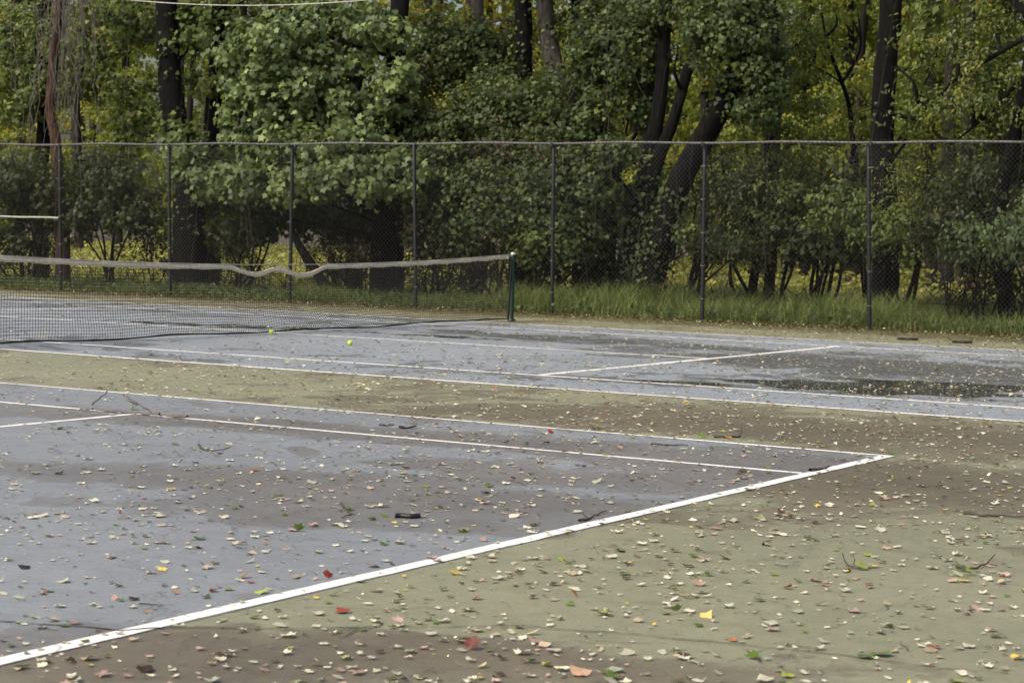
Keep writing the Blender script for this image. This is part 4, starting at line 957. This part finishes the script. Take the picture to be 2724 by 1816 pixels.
# the single leaves that the photograph lets one pick out
def leaf_obj(name, label, tm_i, x, y, s, col, yaw, tiltx=.0, tilty=.0, group=None, lift=.0, md={}):
    if tm_i not in md: md[tm_i] = mesh_data('fallen_leaf', CURL[tm_i][0], CURL[tm_i][1], M_fallen_o)
    o = link(name, md[tm_i]); o.location = (x, y, .0055 + lift); o.rotation_euler = (tiltx, tilty, yaw); o.scale = (s, s, s); o.color = (*col, 1)
    return setp(o, label, 'leaf', group)
SPECIAL = [((12.964,-15.977), .060, BROWN, 2, 'dark red brown curled leaf standing up near the bottom edge', (.13, .018, .014)), ((13.363,-14.905), .062, 0, 12, 'bright yellow leaf with a torn end on the green surround', YELLOW),
    ((11.743,-15.148), .050, 0, 2, 'upright red leaf on the near court beside the baseline', (.40, .03, .03)), ((12.471,-15.149), .048, 0, 1, 'vivid orange red leaf lying just outside the baseline', (.55, .08, .03)),
    ((14.173,-15.189), .085, 0, 0, 'large green lobed leaf standing on edge near the right bottom', (.12, .20, .03)), ((14.143,-15.268), .075, 0, 4, 'green lobed leaf lying under the large standing one', (.10, .17, .03)), ((12.717,-16.386), .055, 0, 5, 'pale lime star shaped leaf at the bottom edge', (.42, .46, .16)),
    ((13.464,-16.112), .085, 0, 1, 'large flat tan pink leaf at the bottom edge', (.55, .33, .20)), ((12.796,-15.685), .050, 0, 12, 'smooth green oval leaf on the crack', (.14, .22, .045)), ((13.002,-15.626), .065, 0, 9, 'long pale yellow folded leaf below the crack', (.58, .55, .22)),
    ((12.476,-15.948), .075, 0, 8, 'long green leaf lying along the crack just outside the baseline', (.17, .25, .08)), ((12.367,-14.443), .060, 0, 4, 'clump of green lobed leaf on the pale green surround', (.13, .21, .04)), ((13.205,-14.962), .055, 0, 5, 'spread pale green leaf, left of a pair, near the yellow leaf', (.22, .28, .09)),
    ((13.239,-14.913), .050, 0, 6, 'spread pale green leaf, right of a pair, near the yellow leaf', (.20, .25, .08)), ((13.365,-14.123), .070, 0, 9, 'crimson leaf right of the middle of the green surround', (.34, .04, .045)), ((9.439,-9.230), .055, 0, 2, 'bright red leaf beside the near court sideline', (.60, .06, .03)),
    ((13.150,-16.218), .055, 0, 9, 'cream yellow twisted leaf near the bottom edge', (.60, .50, .24)), ((13.248,-16.039), .050, 0, 14, 'dark green cupped leaf near the bottom edge', (.07, .13, .025)), ((12.753,-14.873), .050, 0, 6, 'orange brown leaf on edge on the pale green surround', (.52, .16, .03)),
    ((12.523,-15.797), .050, 0, 6, 'pinkish leaf standing up on the crack', (.58, .38, .30)), ((11.812,-15.797), .040, 0, 13, 'lime yellow leaf lying on the baseline paint', (.52, .50, .22)), ((10.877,-14.174), .060, 0, 6, 'green tuft of leaf in the middle of the near blue court', (.16, .24, .04)),
    ((11.631,-13.263), .055, 0, 4, 'olive yellow leaf near the baseline on the blue court', (.34, .32, .03)), ((11.464,-15.349), .075, 0, 9, 'ochre brown curled leaf on the near blue court', (.22, .11, .03)), ((10.616,-15.742), .060, 0, 3, 'almost black crumpled leaf near the left edge', (.03, .022, .022)),
    ((11.101,-15.510), .050, 0, 1, 'pinkish cream leaf on the left of the near blue court', (.60, .42, .36)), ((12.415,-12.262), .075, 0, 5, 'dusty green clump on the surround beyond the baseline', (.20, .24, .10)), ((13.121,-11.454), .040, 0, 2, 'amber leaf tip near the dark stick at the right', (.65, .30, .05)),
    ((13.400,-13.550), .045, 0, 14, 'rusty upright leaf left of the forked twig', (.45, .14, .05)), ((13.453,-13.958), .055, 0, 1, 'orange tan curled leaf beside the crimson one', (.50, .24, .12)), ((14.195,-13.557), .05, 0, 1, 'pale yellow leaf at the right edge', (.6, .52, .25)),
    ((13.830,-13.329), .08, 0, 8, 'long pale green leaf near the right edge', (.33, .38, .22)), ((8.588,-6.751), .045, 0, 2, 'orange leaf under a white one on the strip between courts', (.65, .16, .03)), ((11.409,-14.248), .05, 0, 5, 'small dark green leaf pair on the near blue court', (.09, .15, .03)),
    ((11.984,-15.443), .06, 0, 9, 'crumpled grey green leaf bundle beside the baseline', (.24, .28, .16)), ((6.773,-11.409), .09, 0, 5, 'pale green leaf heap below the near service line', (.42, .46, .22)), ((-1.729,-2.629), .16, 0, 5, 'pale bundle of leaves seen through the net', (.50, .52, .32)),
    ((4.460,-1.678), .11, 0, 4, 'pale green leaf bundle on the far court right of the ball', (.50, .53, .36)), ((9.979,-9.558), .085, 0, 4, 'pale leaf bundle in the near court alley', (.55, .56, .38)), ((13.996,-14.668), .06, 0, 14, 'pale green cupped leaf on the right of the surround', (.34, .40, .25))]
for (pos, s, _, ti_, lab, col) in SPECIAL:
    up = ti_ in (2, 6)
    leaf_obj('fallen_leaf', lab, ti_, pos[0], pos[1], s * .9, tuple(.85 * c_ + .15 * (.3 * col[0] + .5 * col[1] + .2 * col[2]) for c_ in col), g.uniform(0, 6.28), g.normal(0, .15) + (.75 if up else .1), g.normal(0, .2), 'fallen leaves that stand out', s * .30 if up else 0)
score = np.where(inside, size / w, 0); order = np.argsort(-score)[:255]
names = {}
for k in order:
    cn = PAL[ci[k]][0]; zn = zone(x[k], y[k])
    sz = 'tiny' if size[k] < .025 else 'small' if size[k] < .036 else 'medium' if size[k] < .052 else 'large'
    shp = ('lobed', 'ragged', 'oval', 'heart-shaped')[int(ti[k]) // 4]; bow = ('side-curled', 'end-curled', 'cupped', 'arched')[int(ti[k]) % 4]
    side = ('far left', 'left half', 'centre', 'right half', 'far right')[min(4, int(u[k] * 5))]
    zn2 = zn.replace('the green surround outside the near baseline', 'the green surround')
    names.setdefault((f'{sz} {cn} {shp} {bow} leaf on {zn2}, {side}', f'{cn} leaves on {zn}'), []).append(k)
RANK = ['nearest', 'second nearest', 'third nearest', 'fourth nearest', 'fifth nearest', 'sixth nearest', 'seventh nearest', 'eighth nearest', 'ninth nearest']
for (lab, grp), ks in names.items():
    for r_, k in enumerate(sorted(ks, key=lambda k_: w[k_])):
        leaf_obj('fallen_leaf', lab if len(ks) == 1 else f'{lab}, {RANK[min(r_, 8)]}', int(ti[k]), x[k], y[k], float(size[k]), colr[k], float(yaw[k]), float(tilt[k, 0]), float(tilt[k, 1]), grp)
rest = np.ones(n, bool); rest[order] = False
geo = Geo()
near = (w < 13) & rest
for q in range(len(CURL)):
    m_ = near & (ti == q)
    V, F = scatter((CURL[q][0] + [0, .45, 0], CURL[q][1]), np.stack([x, y, np.full(n, .0055)], -1)[m_], nrm[m_], tip[m_], size[m_]); geo.add(V, F, np.repeat(colr[m_], len(CURL[q][0]), 0))
m_ = rest & ~near; zs = g.uniform(.3, 1.5, n)
V, F = scatter(BIT, np.stack([x, y, np.full(n, .006) + .06 * size], -1)[m_], nrm[m_], tip[m_], size[m_] * 1.15, zs[m_]); geo.add(V, F, np.repeat(colr[m_], 4, 0))
# crumbs: seeds, stalks and shreds
nb = 52000; xb = g.uniform(-14, 19, nb); yb_ = g.uniform(-20, 9.2, nb); kk = g.uniform(0, 1, nb) < .45 + .4 * fbm(xb, yb_, 1.2, 44); xb, yb_ = xb[kk], yb_[kk]; nb = len(xb)
V, F = scatter(BIT, np.stack([xb, yb_, np.full(nb, .006)], -1), unit(np.c_[g.normal(0, .2, (nb, 2)), np.ones(nb)]), unit(np.c_[g.normal(size=(nb, 2)), np.zeros(nb)]), g.uniform(.004, .012, nb))
cb = pick([(CREAM, 5), (GREY, 2), (BROWN, 4), (TAN, 2)], nb, g); geo.add(V, F, np.repeat(cb, 4, 0))
o = geo.build('fallen_leaves', M_fallen); setp(o, 'scatter of small fallen leaves and crumbs strewn over both courts', 'leaf litter', kind='stuff')
# brown litter drifted along the fence foot
nb = 9000; xb = g.uniform(-18, 10, nb); yb_ = fence_y(xb) + g.normal(-.1, .38, nb)
V, F = scatter(BIT, np.stack([xb, yb_, g.uniform(.012, .05, nb)], -1), unit(np.c_[g.normal(0, .4, (nb, 2)), np.ones(nb)]), unit(np.c_[g.normal(size=(nb, 2)), np.zeros(nb)]), g.uniform(.02, .055, nb), 2.0)
cb = pick([((.16, .10, .06), 5), ((.10, .065, .04), 5), (TAN, 1), (CREAM, .7), ((.14, .16, .05), 2)], nb, g) * g.uniform(.7, 1.2, (nb, 1))
setp(build('leaf_litter', V, F, M_fallen, None, False, np.repeat(cb, 4, 0)), 'brown leaf litter drifted along the foot of the fence', 'leaf litter', kind='stuff')

# ---- sticks, twigs and the fallen branch
def stick(name, label, paths, r, mat=M_twig, cat='twig', group='twigs on the courts', leaves=()):
    b = np.array([paths[0][0][0], paths[0][0][1], 0.0])
    t = setp(empty(name, b), label, cat, group)
    for k, p in enumerate(paths):
        P = [(q[0], q[1], (q[2] if len(q) > 2 else 0) + .005 + r * .6) for q in p]
        Q, Rr = catmull(P, np.linspace(r if k == 0 else r * .7, r * .35, len(P)), .03)
        Q = Q + rng.normal(0, r * .25, Q.shape); V, F = tube(Q, Rr * rng.uniform(.85, 1.2, len(Rr)), 6)
        build('stem', V - b, F, mat, t, True)
    for (q, s, col) in leaves:
        o = link('leaf', mesh_data('leaf', CURL[5][0], CURL[5][1], M_fallen_o), t); o.location = np.array([q[0], q[1], .02]) - b; o.scale = (s, s, s); o.rotation_euler = (.5, .2, rng.uniform(0, 6)); o.color = (*col, 1)
    return t
def lift(p, z): return (p[0], p[1], z)
FB = [[(6.90,-10.20,0.02),(6.77,-10.20,0.01),(6.62,-10.20,0.02),(6.54,-10.20,0.03),(6.45,-10.20,0.07),(6.37,-10.20,0.10),(6.30,-10.20,0.14)], [(6.64,-10.22,0.02),(6.51,-10.22,-0.00),(6.36,-10.22,-0.01),(6.20,-10.22,0.00),(6.10,-10.22,0.01),(5.99,-10.22,0.00)], [(6.40,-10.18,0.08),(6.33,-10.18,0.09),(6.27,-10.18,0.12),(6.25,-10.18,0.15)], [(5.69,-9.90,0.01),(5.75,-9.90,0.06),(5.82,-9.90,0.10),(5.85,-9.90,0.14)], [(5.99,-10.22,0.00),(5.94,-10.22,-0.01),(5.89,-10.22,-0.04)]]
stick('fallen_branch', 'grey fallen branch with twigs lying across the near service line corner', [[(x_, y_, max(z_ - .012, 0)) for x_, y_, z_ in p_] for p_ in FB],
    .011, M_vine, 'branch', None, [((6.162,-9.939), .06, GREEN), ((6.122,-9.928), .05, LIME)])
stick('twig', 'curved dark twig lying on the pale blue patch of the near court', [[(8.091,-11.527), (8.268,-11.717), (8.376,-11.788), (8.418,-11.713), (8.340,-11.503)]], .006)
stick('twig', 'bent twig left of the black bark strip', [[(10.447,-13.230), (10.587,-13.393), (10.722,-13.529), (10.751,-13.525)], [(10.731,-13.542), (10.773,-13.689)]], .005)
stick('twig', 'knobbly dark twig touching the baseline on the blue court', [[(11.752,-13.000), (11.749,-12.902), (11.711,-12.749), (11.675,-12.567)], [(11.749,-12.902), lift((11.659,-12.794), .01)]], .007)
stick('twig', 'forked upturned twig on the right of the green surround', [[lift((13.316,-13.394), .05), lift((13.348,-13.444), .02), (13.394,-13.466), (13.443,-13.426), (13.493,-13.369)], [lift((13.369,-13.381), .025), (13.399,-13.447), (13.458,-13.383)]], .0038, leaves=[((13.426,-13.455), .06, LIME)])
stick('twig', 'crooked twig with pale leaves at the right edge', [[(13.760,-13.149), (13.831,-13.121), (13.843,-12.989), (13.899,-12.989)], [(13.843,-12.989), lift((13.848,-12.860), .03)]], .006, leaves=[((13.799,-13.207), .09, GREY), ((13.861,-13.274), .05, LIME)])
stick('stick', 'long dark stick running off the right edge beyond the twigs', [[(13.203,-11.339), (13.296,-11.367), (13.381,-11.336), (13.551,-11.274)]], .010)
stick('twig', 'short pale hooked twig on the green surround', [[(12.798,-13.094), (12.778,-13.023), (12.781,-12.951)]], .006, M_vine)
stick('twig', 'small bent twig on the brown patch near the right bottom', [[(14.154,-14.946), (14.191,-14.995), (14.223,-15.066)]], .005, M_vine)
stick('stick', 'dark short stick near the near court sideline, nearest the line', [[(8.432,-9.677), (8.475,-9.634), (8.469,-9.504)]], .012)
stick('stick', 'thin dark stick left of the short stick near the sideline', [[(8.205,-9.591), (8.264,-9.576), (8.261,-9.486)]], .009)
stick('stick', 'thin stick lying near the baseline corner inside the court', [[(11.794,-10.083), (11.810,-9.944), (11.797,-9.766)]], .012)
stick('stick', 'bent stick on the strip beside the near sideline', [[(10.414,-8.554), (10.498,-8.513), (10.543,-8.383), lift((10.446,-8.130), .06)]], .010, leaves=[((10.339,-8.586), .06, GREEN)])
stick('twig', 'fine straight twig on the blue court near the left bottom', [[(11.522,-16.063), (11.573,-16.046), (11.620,-16.031)]], .003)
stick('stick', 'thin dark stick in the near alley beside the pale leaf bundle', [[(10.312,-9.349), (10.417,-9.324), (10.543,-9.239)]], .008)
def strip(label, pos, L, W_, ang, th):
    n = 12; t = np.linspace(-.5, .5, n); V = []
    for k in range(n):
        bend = .012 * math.sin(k * .7); hw = W_ / 2 * rng.uniform(.85, 1.08)
        for dy, dz in ((-hw, 0), (-hw, th), (0, th * 1.5), (hw, th), (hw, 0)): V.append((t[k] * L, dy + bend, dz + .005))
    V = np.array(V); F = np.array([[k * 5 + j, k * 5 + 5 + j, k * 5 + 5 + (j + 1) % 5, k * 5 + (j + 1) % 5] for k in range(n - 1) for j in range(5)])
    E = np.array([[0, 1, 2, 3], [55, 58, 57, 56]])
    o = setp(build('bark_strip', V, np.vstack([F, E]), M_strip), label, 'bark strip', 'black bark strips'); o.location = (pos[0], pos[1], 0); o.rotation_euler[2] = ang
strip('black flat bark strip on the near blue court', (11.009,-13.443), .13, .034, .62, .014)
strip('black bark strip on the far apron by the fence, left of two', (6.400,6.701), .30, .10, .5, .02)
strip('black bark strip on the far apron by the fence, right of two', (7.241,6.637), .28, .09, .5, .02)
